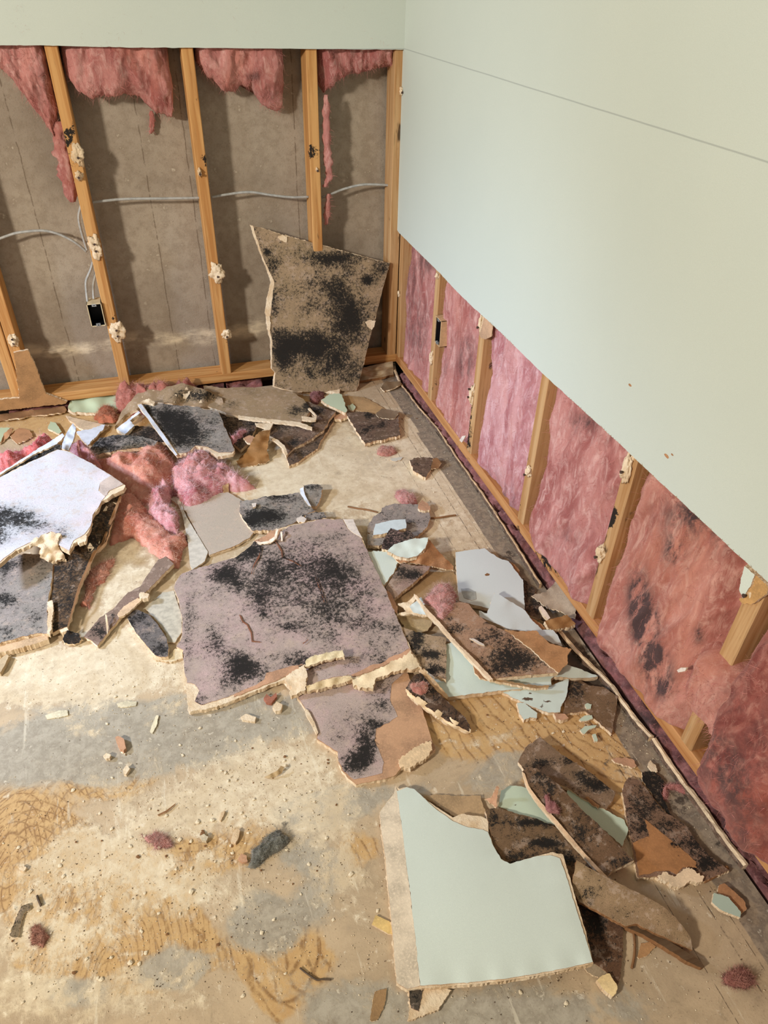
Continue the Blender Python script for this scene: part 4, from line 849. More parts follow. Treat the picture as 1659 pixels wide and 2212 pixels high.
board('mouldy_board', 'biggest board of the left heap, bluish white face with a blackened lower left', 'drywall board', 'A',
      [(-90, 800, .125), (0, 742, .125), (100, 690, .125), (200, 640, .125), (370, 565, .13), (428, 574, .13), (560, 640, .125), (700, 722, .12), (802, 795, .115), (790, 822, .112), (720, 850, .11), (700, 868, .11), (645, 900, .105), (630, 940, .105), (592, 990, .10), (580, 1060, .10), (545, 1130, .098), (500, 1150, .10), (470, 1165, .10), (442, 1222, .095), (390, 1190, .10), (362, 1130, .10), (290, 1122, .105), (180, 1180, .11), (100, 1212, .11), (0, 1295, .11), (-90, 1350, .11)],
      face=m_paper((214, 210, 208), (222, 206, 206)), mold=-.02, blobs=[(40, 980, 130, 70, .85), (150, 1010, 120, 60, .75), (20, 1110, 120, 70, .6), (420, 1100, 60, 60, .5), (240, 1060, 160, 60, .45), (-40, 1060, 60, 120, .8)], rag=1.8,
      papers=[('paper_face', [(-90, 802), (0, 744), (200, 642), (370, 568), (430, 578), (560, 642), (712, 732), (640, 780), (630, 830), (690, 850), (650, 895), (630, 935), (592, 985), (580, 1055), (540, 1110), (470, 1150), (442, 1215), (380, 1180), (365, 1150), (390, 1105), (330, 1090), (180, 1165), (100, 1205), (0, 1285), (-90, 1340)], m_paper((214, 210, 208), (222, 206, 206)), None),
              ('torn_layer', [(712, 732), (790, 790), (770, 800), (700, 830), (672, 868), (640, 840), (640, 780)], m_torn((196, 176, 160)), 'beige torn corner layer')])
board('drywall_scrap', 'cream crumbled gypsum lump hanging off the lower edge of the biggest left board', D_, 'A', [(172, 1180, .11), (230, 1130, .115), (330, 1095, .115), (390, 1105, .112), (362, 1150, .105), (395, 1220, .08), (425, 1270, .06), (360, 1282, .06), (290, 1262, .07), (248, 1232, .08), (270, 1190, .10)], th=.012, face=GYP, solid=True, rag=2.8)
board('drywall_scrap', 'small cream gypsum chunk on the right side of the biggest left board', D_, 'A', [(490, 1145), (530, 1120), (555, 1115), (550, 1150), (505, 1168)], h=.11, th=.012, face=GYP, solid=True, rag=1.2)
board('gypsum_edge_strip', 'thin brown paper edge along the right side of the rotten board', 'gypsum strip', 'A', [(770, 850, .092), (776, 866, .09), (690, 1090, .058), (665, 1168, .054), (610, 1230, .05), (520, 1430, .04), (440, 1690, .028), (430, 1700, .026), (500, 1440, .04), (590, 1230, .05), (650, 1160, .056), (700, 1020, .07)], th=.003, face=TORND, solid=True, rag=.4)
# flat sheets between heap and main board
board('drywall_scrap', 'plain beige flat sheet behind the main mouldy board', D_, 'A', [(1085, 880), (1200, 860), (1460, 840), (1560, 900), (1580, 960), (1625, 1090), (1600, 1130), (1500, 1185), (1340, 1242), (1300, 1180), (1190, 960)], h=.010, th=.008, face=m_paper((190, 174, 154), (196, 178, 158)), mold=.0, rag=1.0)
board('drywall_scrap', 'thin white edged strip between the pink limb and the plain beige sheet', D_, 'A', [(1120, 870, .012), (1150, 880, .012), (1190, 990, .012), (1330, 1220, .012), (1310, 1280, .012), (1230, 1335, .012), (1215, 1300, .012), (1200, 1140, .012), (1165, 980, .012)], th=.006, face=m_flat('whitish_sheet', (206, 196, 178), .8, .08), solid=True, rag=.6)
board('gypsum_edge_strip', 'small upright tan tab under the pink insulation', 'gypsum strip', 'A', [(1400, 775, .03), (1462, 760, .03), (1464, 862, .002), (1396, 862, .002)], th=.004, face=m_torn((196, 158, 112)), solid=True, rag=.4)
board('mouldy_board', 'curved blackened board behind the top left of the main mouldy board', 'drywall board', 'B', [(125, 960, .03), (210, 958, .035), (300, 932, .035), (420, 925, .03), (530, 905, .03), (575, 960, .028), (600, 992, .025), (640, 1030, .022), (575, 1060, .02), (500, 1112, .02), (440, 1140, .02), (370, 1166, .02), (205, 1168, .018), (150, 1095, .022), (120, 1040, .026)], face=PAPG, mold=.35, blobs=[(300, 1070, 130, 50, 1.3), (200, 1110, 60, 40, .9), (400, 940, 140, 20, .8), (590, 1070, 50, 14, .6)], rag=1.5)
board('drywall_scrap', 'small curved grey scrap with a white torn rim beside the curved blackened board', D_, 'B', [(560, 856, .034), (620, 848, .036), (672, 852, .034), (692, 872, .028), (682, 940, .02), (650, 1000, .016), (612, 1002, .02), (580, 945, .028)], face=PAPG, mold=.35, blobs=[(620, 870, 60, 14, .8)], rag=1.2)
board('gypsum_edge_strip', 'white torn paper rim on the left of the small curved grey scrap', 'gypsum strip', 'B', [(535, 880, .03), (558, 868, .04), (570, 920, .038), (612, 1000, .03), (595, 995, .028), (560, 945, .03), (540, 915, .03)], th=.003, face=WHITE, solid=True, rag=.6)
board('mouldy_board', 'small dark scrap between the curved blackened board and the main mouldy board', 'drywall board', 'B', [(575, 1060), (640, 1040), (700, 1040), (720, 1080), (640, 1092), (570, 1098)], h=.03, th=.010, face=PAPG, mold=.6)
for i, (pts, lb) in enumerate([([(205, 980), (236, 978), (232, 1000), (212, 1008)], 'small white chip on the curved blackened board'), ([(512, 1085), (545, 1062), (580, 1085), (570, 1108), (530, 1112)], 'cream torn chip at the lower edge of the curved blackened board')]):
    board('drywall_chip', lb, 'drywall chip', 'B', pts, h=.042, th=.006, face=m_flat('white_chip', (226, 212, 196), .7), solid=True)
# right of the main board
board('mouldy_board', 'rounded grey board lying behind the small bluish white scrap', 'drywall board', 'B', [(1100, 1012), (1150, 992), (1200, 984), (1350, 990), (1425, 1035), (1436, 1080), (1415, 1140), (1350, 1205), (1280, 1212), (1200, 1214), (1080, 1210), (1000, 1182), (1008, 1130), (1040, 1075), (1095, 1040)], h=.016, face=PAPG, mold=.25, rag=1.8, blobs=[(1120, 1060, 60, 40, .3), (1320, 1120, 50, 30, .5)])
board('drywall_scrap', 'small cream crumbs of gypsum on the top rim of the rounded grey board', D_, 'B', [(1350, 1000), (1375, 958), (1420, 985), (1435, 1020), (1400, 1032), (1355, 1020)], h=.026, th=.010, face=TORNP, solid=True, rag=2)
board('drywall_scrap', 'small bluish white scrap on the rounded grey board', D_, 'B', [(1040, 1202), (1048, 1150), (1056, 1122), (1160, 1098), (1262, 1090), (1270, 1130), (1268, 1152), (1200, 1168), (1120, 1188)], h=.034, face=m_flat('bluish_white_face', (206, 216, 214), .7, .04), rag=.8)
board('mouldy_board', 'small black mottled scrap between the bluish white scrap and the small green scrap', 'drywall board', 'B', [(1098, 1290), (1110, 1240), (1158, 1152), (1240, 1180), (1296, 1168), (1330, 1212), (1240, 1262), (1180, 1282), (1140, 1300)], h=.040, face=PAP, mold=.9, rag=2)
board('mouldy_board', 'grey board corner showing beneath the small black mottled scrap', 'drywall board', 'B', [(1000, 1185), (1080, 1212), (1130, 1215), (1110, 1262), (1080, 1275), (1000, 1270)], h=.020, face=PAPG, mold=.3)
board('drywall_scrap', 'pale green flap tucked under the right edge of the main mouldy board', D_, 'D', [(40, 425), (120, 425), (200, 432), (242, 490), (215, 560), (150, 645), (120, 600)], h=.030, th=.010, face=GREENP, mold=.03)
board('torn_paper', 'brown torn paper wing spreading right of the small pale green scrap', 'paper', 'D', [(205, 455, .04), (300, 470, .045), (380, 450, .05), (420, 400, .055), (440, 345, .06), (485, 400, .045), (540, 460, .03), (602, 520, .015), (600, 550, .012), (520, 535, .018), (440, 520, .025), (330, 500, .03), (245, 498, .035)], th=.004, face=TORN, core_mat=GYP, rag=1.8, solid=True)
board('drywall_scrap', 'small pale green scrap with a torn cream lower edge right of the main board', D_, 'D', [(170, 425, .055), (215, 380, .06), (330, 345, .066), (438, 336, .07), (420, 400, .064), (370, 452, .056), (310, 470, .052), (230, 455, .052)], face=GREENP, rag=1.2)
board('mouldy_board', 'small black mottled board with a grey lower edge under the brown paper wing', 'drywall board', 'D', [(160, 660, .024), (200, 600, .028), (262, 502, .034), (360, 520, .034), (448, 522, .03), (440, 545, .03), (330, 640, .026), (215, 735, .02), (185, 700, .02)], face=PAP, mold=.15, blobs=[(330, 580, 70, 40, 1.2), (240, 560, 50, 60, .5)], rag=1.4)
board('torn_paper', 'dark tan torn paper on the floor left of the largest pale green scrap', 'paper', 'D', [(215, 745), (330, 660), (440, 560), (600, 560), (640, 600), (640, 740), (560, 760), (440, 770), (340, 785), (250, 835)], h=.006, th=.003, face=m_torn((160, 128, 88)), mold=.1, solid=True)
board('torn_paper', 'brown torn fringe along the right edge of the main board', 'paper', 'D', [(150, 680), (185, 690), (215, 740), (238, 800), (235, 832), (215, 815), (190, 760)], h=.024, th=.004, face=TORNP, core_mat=GYP, solid=True, rag=1.5)
board('drywall_scrap', 'largest pale green scrap, lying alone right of centre with a brown hole', D_, 'D', [(615, 432), (700, 418), (805, 405), (850, 440), (900, 470), (962, 492), (1000, 545), (1035, 590), (1055, 612), (1060, 700), (1066, 802), (1020, 790), (960, 768), (900, 790), (840, 796), (740, 775), (640, 748), (632, 660), (622, 560)], h=.020, face=m_green((212, 218, 212)), rag=.9,
      papers=[('green_face', None, m_green((212, 218, 212)), None), ('torn_hole', [(805, 578), (820, 568), (838, 574), (832, 584), (812, 586)], TORND, 'brown torn hole'), ('smudge', [(650, 670), (700, 668), (745, 690), (750, 740), (720, 748), (670, 730)], m_flat('grey_smudge', (176, 182, 178), .8, .1), 'grey smudge')])
board('torn_paper', 'brown paper edge showing past the top right of the largest pale green scrap', 'paper', 'D', [(960, 492), (985, 500), (1025, 540), (1040, 600), (1030, 600), (990, 545)], h=.014, th=.003, face=TORN, solid=True)
board('mouldy_board', 'dark rotten layer on the floor between the two long pale green scraps and the wall', 'drywall board', 'D', [(1000, 640), (1060, 600), (1090, 640), (1140, 680), (1110, 720), (1190, 790), (1230, 860), (1190, 880), (1100, 840), (1060, 800)], h=.008, th=.006, face=PAPD, mold=.7, rag=2)
board('drywall_scrap', 'long pale green scrap overlapping the lower edge of the largest one', D_, 'D', [(822, 830, .045), (845, 760, .045), (872, 690, .045), (935, 730, .045), (1000, 768, .04), (1060, 805, .04), (1110, 870, .038), (1180, 938, .036), (1250, 938, .036), (1285, 980, .034), (1312, 1042, .03), (1240, 1020, .034), (1200, 1000, .036), (1140, 950, .04), (1040, 945, .04), (960, 930, .044), (840, 880, .044), (770, 850, .044), (768, 812, .044)], face=m_green((212, 218, 212)), rag=1.2)
board('torn_paper', 'sliver of brown paper beneath the long pale green scrap on its right', 'paper', 'D', [(1090, 860), (1130, 868), (1200, 925), (1190, 940), (1150, 915)], h=.03, th=.003, face=TORN, solid=True)
board('drywall_scrap', 'big pale green board at the bottom of the right pile', D_, 'D', [(390, 1200, .016), (500, 1240, .016), (548, 1150, .02), (556, 1030, .024), (620, 1012, .026), (760, 1020, .03), (900, 1100, .03), (1100, 1150, .03), (1290, 1150, .03), (1420, 1190, .025), (1542, 1240, .02), (1470, 1250, .02), (1370, 1252, .022), (1258, 1240, .024), (1236, 1258, .024), (1240, 1300, .02), (1130, 1312, .02), (1000, 1326, .018), (860, 1338, .016), (760, 1350, .016), (570, 1376, .014), (480, 1290, .015)], face=m_green((204, 213, 198)), rag=1.4)
board('drywall_scrap', 'pale green board corner with a dark torn band, lower right of the right pile', D_, 'D', [(920, 1342, .010), (1000, 1330, .014), (1120, 1322, .016), (1230, 1300, .018), (1352, 1258, .02), (1345, 1330, .018), (1330, 1392, .016), (1300, 1440, .014), (1296, 1474, .013), (1220, 1476, .012), (1150, 1452, .012), (1080, 1420, .012), (1000, 1385, .010)], face=m_green((204, 213, 198)), mold=.05, blobs=[(1080, 1390, 60, 14, 1.3), (1170, 1430, 60, 10, 1.3), (1210, 1405, 40, 8, 1.2), (1100, 1350, 50, 6, 1.2)], rag=1.4)
board('drywall_scrap', 'small pale green scrap with a cream end peeking out below the right pile', D_, 'D', [(1015, 1412), (1060, 1412), (1148, 1478), (1145, 1512), (1100, 1505), (1062, 1526), (1030, 1480)], h=.012, face=m_green((204, 213, 198)), rag=1.2)
board('drywall_scrap', 'grey flat chip on the orange wood below the right pile', D_, 'D', [(1255, 1482), (1330, 1484), (1352, 1512), (1310, 1526), (1270, 1520)], h=.014, th=.012, face=TORNP, solid=True)
board('mouldy_board', 'dark brown rotten board lying against the pale strip beside the wall', 'drywall board', 'H', [(235, 560, .012), (330, 545, .012), (400, 590, .012), (500, 600, .016), (600, 665, .018), (590, 760, .014), (572, 840, .010), (560, 932, .010), (480, 860, .010), (400, 790, .010), (370, 770, .010), (280, 780, .01), (215, 800, .01), (235, 680, .012)], face=m_paper((124, 96, 68), (136, 106, 78)), mold=.15, blobs=[(290, 640, 70, 100, .9), (420, 560, 60, 30, .6), (500, 700, 60, 60, .1)], rag=1.4)
board('mouldy_board', 'black spotted board slid under the right edge of the main board', 'drywall board', 'D', [(262, 915, .030), (300, 930, .03), (352, 950, .03), (460, 975, .03), (552, 988, .03), (556, 1100, .03), (552, 1262, .028), (480, 1240, .026), (382, 1172, .026), (330, 1080, .028), (300, 1000, .03)], face=m_paper((178, 150, 118), (190, 156, 126)), mold=.25, blobs=[(350, 1020, 60, 70, .9), (460, 1100, 70, 26, 1.2), (480, 1200, 80, 40, 1.1), (440, 940, 60, 20, .9), (380, 960, 30, 30, .7)], rag=1.4)
board('torn_paper', 'tan floor paper showing above the black spotted board', 'paper', 'D', [(235, 850), (320, 830), (430, 850), (470, 880), (440, 930), (380, 960), (290, 925)], h=.012, th=.003, face=m_torn((186, 160, 118)), solid=True)
board('drywall_scrap', 'small folded pale green flap with a cream rim, left end of the long cream edge', D_, 'D', [(315, 785, .04), (350, 755, .045), (392, 722, .05), (420, 790, .045), (438, 842, .04), (390, 835, .036), (340, 825, .035)], th=.006, face=BLUEP, solid=True, rag=1)
board('gypsum_edge_strip', 'bent cream strip framing the small folded green flap', 'gypsum strip', 'D', [(240, 765, .03), (300, 755, .035), (345, 715, .045), (360, 730, .045), (320, 785, .04), (345, 825, .035), (420, 842, .035), (425, 855, .03), (330, 832, .03), (235, 845, .025), (235, 832, .025), (300, 815, .03)], th=.005, face=GYP, solid=True, rag=.8)
board('mouldy_board', 'black mouldy wedge shaped board on top of the right pile', 'drywall board', 'D',
      [(395, 770, .06), (470, 790, .055), (640, 757, .06), (700, 768, .06), (770, 850, .06), (840, 900, .06), (950, 950, .06), (1030, 1000, .058), (1100, 1060, .056), (1200, 1150, .054), (1284, 1212, .05), (1180, 1222, .046), (1000, 1240, .044), (900, 1250, .043), (845, 1258, .042), (760, 1180, .044), (640, 1050, .05), (520, 905, .055)],
      face=m_paper((168, 132, 102), (180, 140, 112)), mold=.15, blobs=[(1000, 1120, 180, 90, 1.2), (880, 980, 120, 50, .8), (620, 930, 70, 30, 1.0), (560, 870, 50, 20, .7), (900, 1200, 90, 40, .8), (760, 1000, 50, 30, .8), (840, 890, 40, 12, 1.)], rag=1.2)
board('torn_paper', 'fuzzy brown torn paper layer at the right tip of the black mouldy wedge', 'paper', 'D', [(925, 935, .058), (1030, 948, .058), (1140, 942, .056), (1180, 980, .055), (1232, 1028, .053), (1290, 1040, .053), (1372, 1062, .05), (1345, 1100, .05), (1348, 1150, .05), (1310, 1190, .05), (1284, 1216, .053), (1200, 1150, .056), (1110, 1062, .06), (1020, 995, .062)], th=.004, face=m_torn((190, 142, 96)), rag=2, solid=True)
board('gypsum_edge_strip', 'long thin cream edge running down the left side of the black mouldy wedge', 'gypsum strip', 'D', [(345, 702, .07), (362, 712, .07), (430, 800, .068), (520, 895, .066), (600, 990, .062), (690, 1080, .058), (770, 1160, .055), (860, 1258, .05), (840, 1262, .048), (810, 1235, .05), (650, 1062, .058), (590, 1005, .06), (500, 900, .064), (420, 820, .066), (380, 750, .068)], th=.010, face=m_torn((236, 206, 170)), solid=True, rag=1.0)
board('gypsum_edge_strip', 'brown paper splinter along the bottom edge of the black mouldy wedge', 'gypsum strip', 'D', [(820, 1250), (900, 1258), (1060, 1290), (1160, 1300), (1225, 1298), (1222, 1312), (1130, 1318), (1000, 1295), (880, 1272)], h=.036, th=.008, face=m_torn((170, 134, 92)), solid=True, rag=1.2)
board('drywall_chip', 'thin white sliver lying on the black mouldy wedge', 'drywall chip', 'D', [(705, 992), (730, 992), (800, 1028), (804, 1040), (770, 1030)], h=.066, th=.003, face=m_flat('white_chip', (226, 212, 196), .7), solid=True, rag=.4)
board('drywall_scrap', 'small dull red brown chip under the bottom edge of the black mouldy wedge', D_, 'D', [(730, 1170), (780, 1170), (840, 1250), (830, 1262), (770, 1248), (740, 1215)], h=.036, th=.005, face=TORN, solid=True)
# pieces against the right wall
board('torn_paper', 'grey paper leaf curling up at the foot of the right wall', 'paper', 'D', [(1110, 715, .012), (1200, 690, .02), (1252, 640, .03), (1290, 600, .045), (1330, 578, .06), (1372, 625, .06), (1380, 700, .05), (1398, 780, .04), (1396, 862, .03), (1350, 850, .022), (1300, 815, .018), (1240, 800, .014), (1190, 780, .012)], th=.003, face=m_torn((166, 146, 122)), mold=.08, solid=True, rag=2)
board('gypsum_edge_strip', 'short white pencil like strip left of the brown block near the wall', 'gypsum strip', 'D', [(1160, 785, .03), (1175, 778, .03), (1205, 815, .03), (1232, 858, .028), (1218, 870, .026), (1185, 838, .028)], th=.010, face=m_torn((226, 208, 186)), solid=True, rag=.5)
board('drywall_scrap', 'small brown block with a cream rim sitting on the pale strip by the wall', D_, 'D', [(1195, 882, .045), (1250, 865, .05), (1345, 838, .05), (1398, 895, .04), (1360, 918, .035), (1240, 936, .035), (1215, 920, .038)], th=.014, face=m_torn((150, 108, 64)), solid=True, rag=1.5)
# ------------------------------------------------------------------ the pale strip and the gap along the right wall
def wall_strip(name, label, px, th, mat, fib=False):
    """broken top of the drywall foot left standing at the floor edge; px = points of its top centre line"""
    c = [atz(u, v, .016) for u, v in px]; bm = bmesh.new(); prev = None; i0 = 0
    pts = []
    for a, b in zip(c, c[1:]):
        n = max(2, int((b - a).length / .012))
        for k in range(n): pts.append(a.lerp(b, k / n))
    pts.append(c[-1])
    for i, p in enumerate(pts):
        s = th * (.5 + .14 * nz(p.y * 60, 2)); zt = .016 + .004 * nz(p.y * 25, 7) + .002 * nz(p.y * 140, 5); xo = .003 * nz(p.y * 8, 4)
        ring = [bm.verts.new(q) for q in ((p.x + xo - s, p.y, -.02), (p.x + xo - s, p.y, zt - .002 * random.random()), (p.x + xo, p.y, zt + .0015 * random.random()), (p.x + xo + s, p.y, zt - .002 * random.random()), (p.x + xo + s, p.y, -.02))]
        if prev:
            for k in range(4):
                f = bm.faces.new((prev[k], prev[k + 1], ring[k + 1], ring[k])); f.material_index = 1 if k in (0, 3) else 0
            bm.faces.new((prev[4], prev[0], ring[0], ring[4]))
        else: bm.faces.new(ring)
        prev = ring
    bm.faces.new(prev); bmesh.ops.recalc_face_normals(bm, faces=list(bm.faces))
    n = len(bm.verts); o = link(name, bm, [mat, PAPD], None, pts[len(pts) // 2], False, {'mold': [.4] * n})
    return tag(o, label, 'baseboard strip')
CREAM = m_torn((240, 214, 176))
wall_strip('drywall_foot_strip', 'short cream drywall foot standing in the room corner', [(851, 780), (853, 800), (862, 822)], .012, CREAM)
wall_strip('drywall_foot_strip', 'thin weathered drywall foot along the right wall from the corner to the grey paper leaf', [(866, 828), (905, 880), (945, 925), (985, 985), (1040, 1062), (1085, 1130), (1130, 1200), (1168, 1262)], .008, m_torn((204, 172, 132)))
wall_strip('drywall_foot_strip', 'pale cream drywall foot strip running from the brown block towards the camera', P('H', [(190, 200), (300, 330), (440, 470), (560, 590), (640, 700), (740, 840), (840, 950)]), .0125, CREAM)
wall_strip('drywall_foot_strip', 'nearest cream drywall foot strip along the right wall, ragged at its far end', P('H', [(855, 960), (930, 1070), (1010, 1190), (1080, 1290), (1180, 1420), (1290, 1570), (1380, 1690), (1459, 1792)]) + [(1612, 1868)], .013, CREAM)
# matted fibre lying in the gap, both walls
def gapfill(name, label, a, b, axis, blobs, mat, seed, w=(.0, .05), zt=.034, thin=False):
    bm = bmesh.new(); n = int(abs(b - a) / .007); m = 12; g = []; att = []
    for i in range(n + 1):
        s = a + (b - a) * i / n; row = []
        for j in range(m + 1):
            f = j / m; o = w[0] + (w[1] - w[0]) * f; z = zt * (.45 + .5 * math.sin(3.14 * min(1, f * .8 + .1))) + .020 * fbm((s * 28, o * 28, seed), 4) - .012
            z = min(z, .0395)
            q = (o, s, z) if axis == 'x' else (s, o, z); row.append(bm.verts.new(q)); u, v = proj(q); att.append(blobval(u, v, blobs, .45))
        g.append(row)
    for r0, r1 in zip(g, g[1:]):
        for k in range(m): bm.faces.new((r0[k], r0[k + 1], r1[k + 1], r1[k]))
    for r in (g[0], g[-1]): pass
    bd = [r[0] for r in g] + g[-1][1:] + [r[-1] for r in reversed(g[:-1])] + list(reversed(g[0][1:-1]))
    lo = [bm.verts.new((v.co.x, v.co.y, -.0299)) for v in bd]; att += [.6] * len(bd)
    for k in range(len(bd)): bm.faces.new((bd[k], bd[(k + 1) % len(bd)], lo[(k + 1) % len(bd)], lo[k]))
    bm.faces.new(lo); bmesh.ops.recalc_face_normals(bm, faces=list(bm.faces))
    sp = [(v.co.copy(), Vector((-.3 if axis == 'x' else 0, -.1, 1))) for r in g for v in r]
    org = (w[0], (a + b) / 2, -.03) if axis == 'x' else ((a + b) / 2, w[0], -.03)
    root = empty(name, org, label, 'insulation'); link('fibre_mat', bm, mat, root, org, True, {'mold': att}); strands('loose_fibres', sp, int(abs(b - a) * 500), .014, .0003, root, org, .1, seed=seed)
MAUVE = m_fluff((150, 96, 92), (186, 136, 128), (92, 56, 56), (1, 1, 1))
gapfill('insulation_tuft', 'grimy dark mauve insulation stuffed in the gap below the right wall plate', -.05, -2.75, 'x', [(1400, 1560, 60, 60, .6), (1240, 1400, 60, 60, .5), (1560, 1800, 40, 60, .5), (900, 890, 30, 60, .6)], MAUVE, 5, (-.004, .06))
gapfill('insulation_tuft', 'dark red insulation showing in the gap below the back wall plate', -.75, -.60, 'y', [], MAUVE, 9, (.002, .06))
gapfill('insulation_tuft', 'dark red insulation under the back wall plate left of the rotten heap', -1.60, -.76, 'y', [], MAUVE, 14, (.002, .06))
# ------------------------------------------------------------------ corner stub and main board
board('wood_offcut', 'grey weathered wood offcut on the floor beside the foot of the leaning board', 'wood offcut', 'L', [(1150, 1150, .055), (1270, 1118, .055), (1388, 1095, .055), (1396, 1190, .012), (1280, 1215, .012), (1150, 1238, .012)], th=.012, face=m_wood((178, 160, 132), ax=0, name='weathered_wood'), core_mat=TORND, solid=True, rag=.4)
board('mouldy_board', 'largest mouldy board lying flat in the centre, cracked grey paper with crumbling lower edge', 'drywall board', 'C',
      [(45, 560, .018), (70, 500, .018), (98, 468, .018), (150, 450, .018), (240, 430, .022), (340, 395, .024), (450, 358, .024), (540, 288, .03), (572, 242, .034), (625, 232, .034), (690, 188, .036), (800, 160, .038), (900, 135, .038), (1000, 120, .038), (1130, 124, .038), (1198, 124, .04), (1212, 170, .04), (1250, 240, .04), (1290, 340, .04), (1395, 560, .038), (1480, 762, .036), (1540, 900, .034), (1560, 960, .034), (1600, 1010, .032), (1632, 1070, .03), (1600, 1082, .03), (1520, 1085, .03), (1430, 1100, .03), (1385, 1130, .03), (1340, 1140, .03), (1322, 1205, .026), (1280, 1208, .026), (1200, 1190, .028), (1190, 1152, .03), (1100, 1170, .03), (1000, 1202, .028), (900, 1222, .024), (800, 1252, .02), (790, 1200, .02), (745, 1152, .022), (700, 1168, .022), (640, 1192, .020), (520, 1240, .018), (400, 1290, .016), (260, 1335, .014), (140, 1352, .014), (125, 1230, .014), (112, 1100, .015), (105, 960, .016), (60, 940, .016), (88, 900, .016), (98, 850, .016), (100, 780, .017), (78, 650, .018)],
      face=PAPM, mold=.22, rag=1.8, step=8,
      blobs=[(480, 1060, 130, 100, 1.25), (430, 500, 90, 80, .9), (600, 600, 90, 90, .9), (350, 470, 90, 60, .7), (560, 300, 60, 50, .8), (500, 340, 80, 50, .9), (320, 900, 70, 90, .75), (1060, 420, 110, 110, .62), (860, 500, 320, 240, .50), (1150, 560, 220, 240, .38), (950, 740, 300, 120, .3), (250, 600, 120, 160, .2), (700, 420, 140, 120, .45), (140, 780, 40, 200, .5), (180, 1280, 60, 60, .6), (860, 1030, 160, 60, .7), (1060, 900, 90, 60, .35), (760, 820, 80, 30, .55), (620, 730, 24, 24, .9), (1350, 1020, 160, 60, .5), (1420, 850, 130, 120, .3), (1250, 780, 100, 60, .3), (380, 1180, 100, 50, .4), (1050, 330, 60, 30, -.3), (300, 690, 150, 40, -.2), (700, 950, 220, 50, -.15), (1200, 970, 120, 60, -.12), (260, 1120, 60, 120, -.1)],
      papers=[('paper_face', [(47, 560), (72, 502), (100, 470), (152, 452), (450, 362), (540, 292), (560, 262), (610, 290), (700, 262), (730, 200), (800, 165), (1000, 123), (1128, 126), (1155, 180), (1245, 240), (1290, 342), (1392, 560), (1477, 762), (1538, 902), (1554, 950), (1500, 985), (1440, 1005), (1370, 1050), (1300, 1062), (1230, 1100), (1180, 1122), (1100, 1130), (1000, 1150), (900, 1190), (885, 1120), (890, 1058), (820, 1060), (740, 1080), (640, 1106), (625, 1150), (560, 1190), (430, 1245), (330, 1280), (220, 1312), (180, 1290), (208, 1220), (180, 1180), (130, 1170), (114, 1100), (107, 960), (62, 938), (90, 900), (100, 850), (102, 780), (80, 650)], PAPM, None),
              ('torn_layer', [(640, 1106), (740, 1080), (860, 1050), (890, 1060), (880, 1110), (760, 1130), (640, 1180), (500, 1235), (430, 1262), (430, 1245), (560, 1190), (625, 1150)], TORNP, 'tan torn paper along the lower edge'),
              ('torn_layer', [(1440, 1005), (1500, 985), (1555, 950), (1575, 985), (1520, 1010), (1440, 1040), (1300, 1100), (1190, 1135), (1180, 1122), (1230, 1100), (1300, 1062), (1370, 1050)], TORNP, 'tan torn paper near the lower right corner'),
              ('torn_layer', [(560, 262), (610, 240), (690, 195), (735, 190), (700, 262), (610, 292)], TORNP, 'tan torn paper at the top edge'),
              ('slot_shade', [(905, 1070), (1000, 1035), (1060, 1020), (1118, 1010), (1104, 1026), (1020, 1044), (960, 1064), (915, 1090)], m_torn((92, 70, 54)), 'narrow slot with its shade painted dark')]  # flat dark layer paints the shade inside the slot
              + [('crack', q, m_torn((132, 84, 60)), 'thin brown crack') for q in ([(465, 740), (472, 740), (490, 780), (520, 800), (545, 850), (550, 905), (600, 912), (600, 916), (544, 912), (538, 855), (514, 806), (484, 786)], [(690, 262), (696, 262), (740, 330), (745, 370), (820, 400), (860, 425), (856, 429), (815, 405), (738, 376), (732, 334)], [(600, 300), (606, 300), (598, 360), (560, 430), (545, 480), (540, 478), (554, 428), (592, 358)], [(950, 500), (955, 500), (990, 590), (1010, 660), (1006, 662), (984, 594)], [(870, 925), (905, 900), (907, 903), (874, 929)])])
board('drywall_scrap', 'crumbling cream gypsum lump at the middle of the main board lower edge', D_, 'C', [(745, 1150, .034), (800, 1100, .038), (870, 1060, .042), (885, 1050, .044), (900, 1120, .042), (890, 1180, .04), (890, 1215, .034), (800, 1255, .028), (790, 1240, .028), (800, 1190, .032)], th=.014, face=GYP, solid=True, rag=3)
board('drywall_scrap', 'cream gypsum flap at the lower right edge of the main board', D_, 'C', [(1190, 1150, .038), (1260, 1120, .042), (1400, 1060, .046), (1540, 985, .046), (1560, 960, .044), (1632, 1072, .034), (1550, 1080, .036), (1440, 1100, .038), (1390, 1130, .036), (1340, 1140, .036), (1322, 1208, .032), (1270, 1205, .032), (1200, 1188, .034)], th=.012, face=m_torn((236, 212, 172)), core_mat=GYP, solid=True, rag=3)
board('gypsum_edge_strip', 'cracked cream gypsum ridge above a dark slot in the main board', 'gypsum strip', 'C', [(885, 1062, .042), (892, 1025, .05), (930, 1000, .052), (1000, 985, .054), (1080, 965, .054), (1125, 960, .054), (1138, 1010, .05), (1100, 1010, .046), (1010, 1025, .045), (960, 1045, .044), (905, 1065, .042)], th=.010, face=m_torn((226, 206, 164)), core_mat=GYP, solid=True, rag=2.5)
board('gypsum_edge_strip', 'crumbled tan gypsum roll along the lower edge of the main board', 'gypsum strip', 'C', [(892, 1190, .036), (960, 1165, .04), (1060, 1140, .042), (1180, 1122, .042), (1192, 1148, .036), (1100, 1178, .034), (1000, 1205, .032), (900, 1225, .03)], th=.014, face=m_torn((216, 190, 146)), core_mat=GYP, solid=True, rag=2.5)
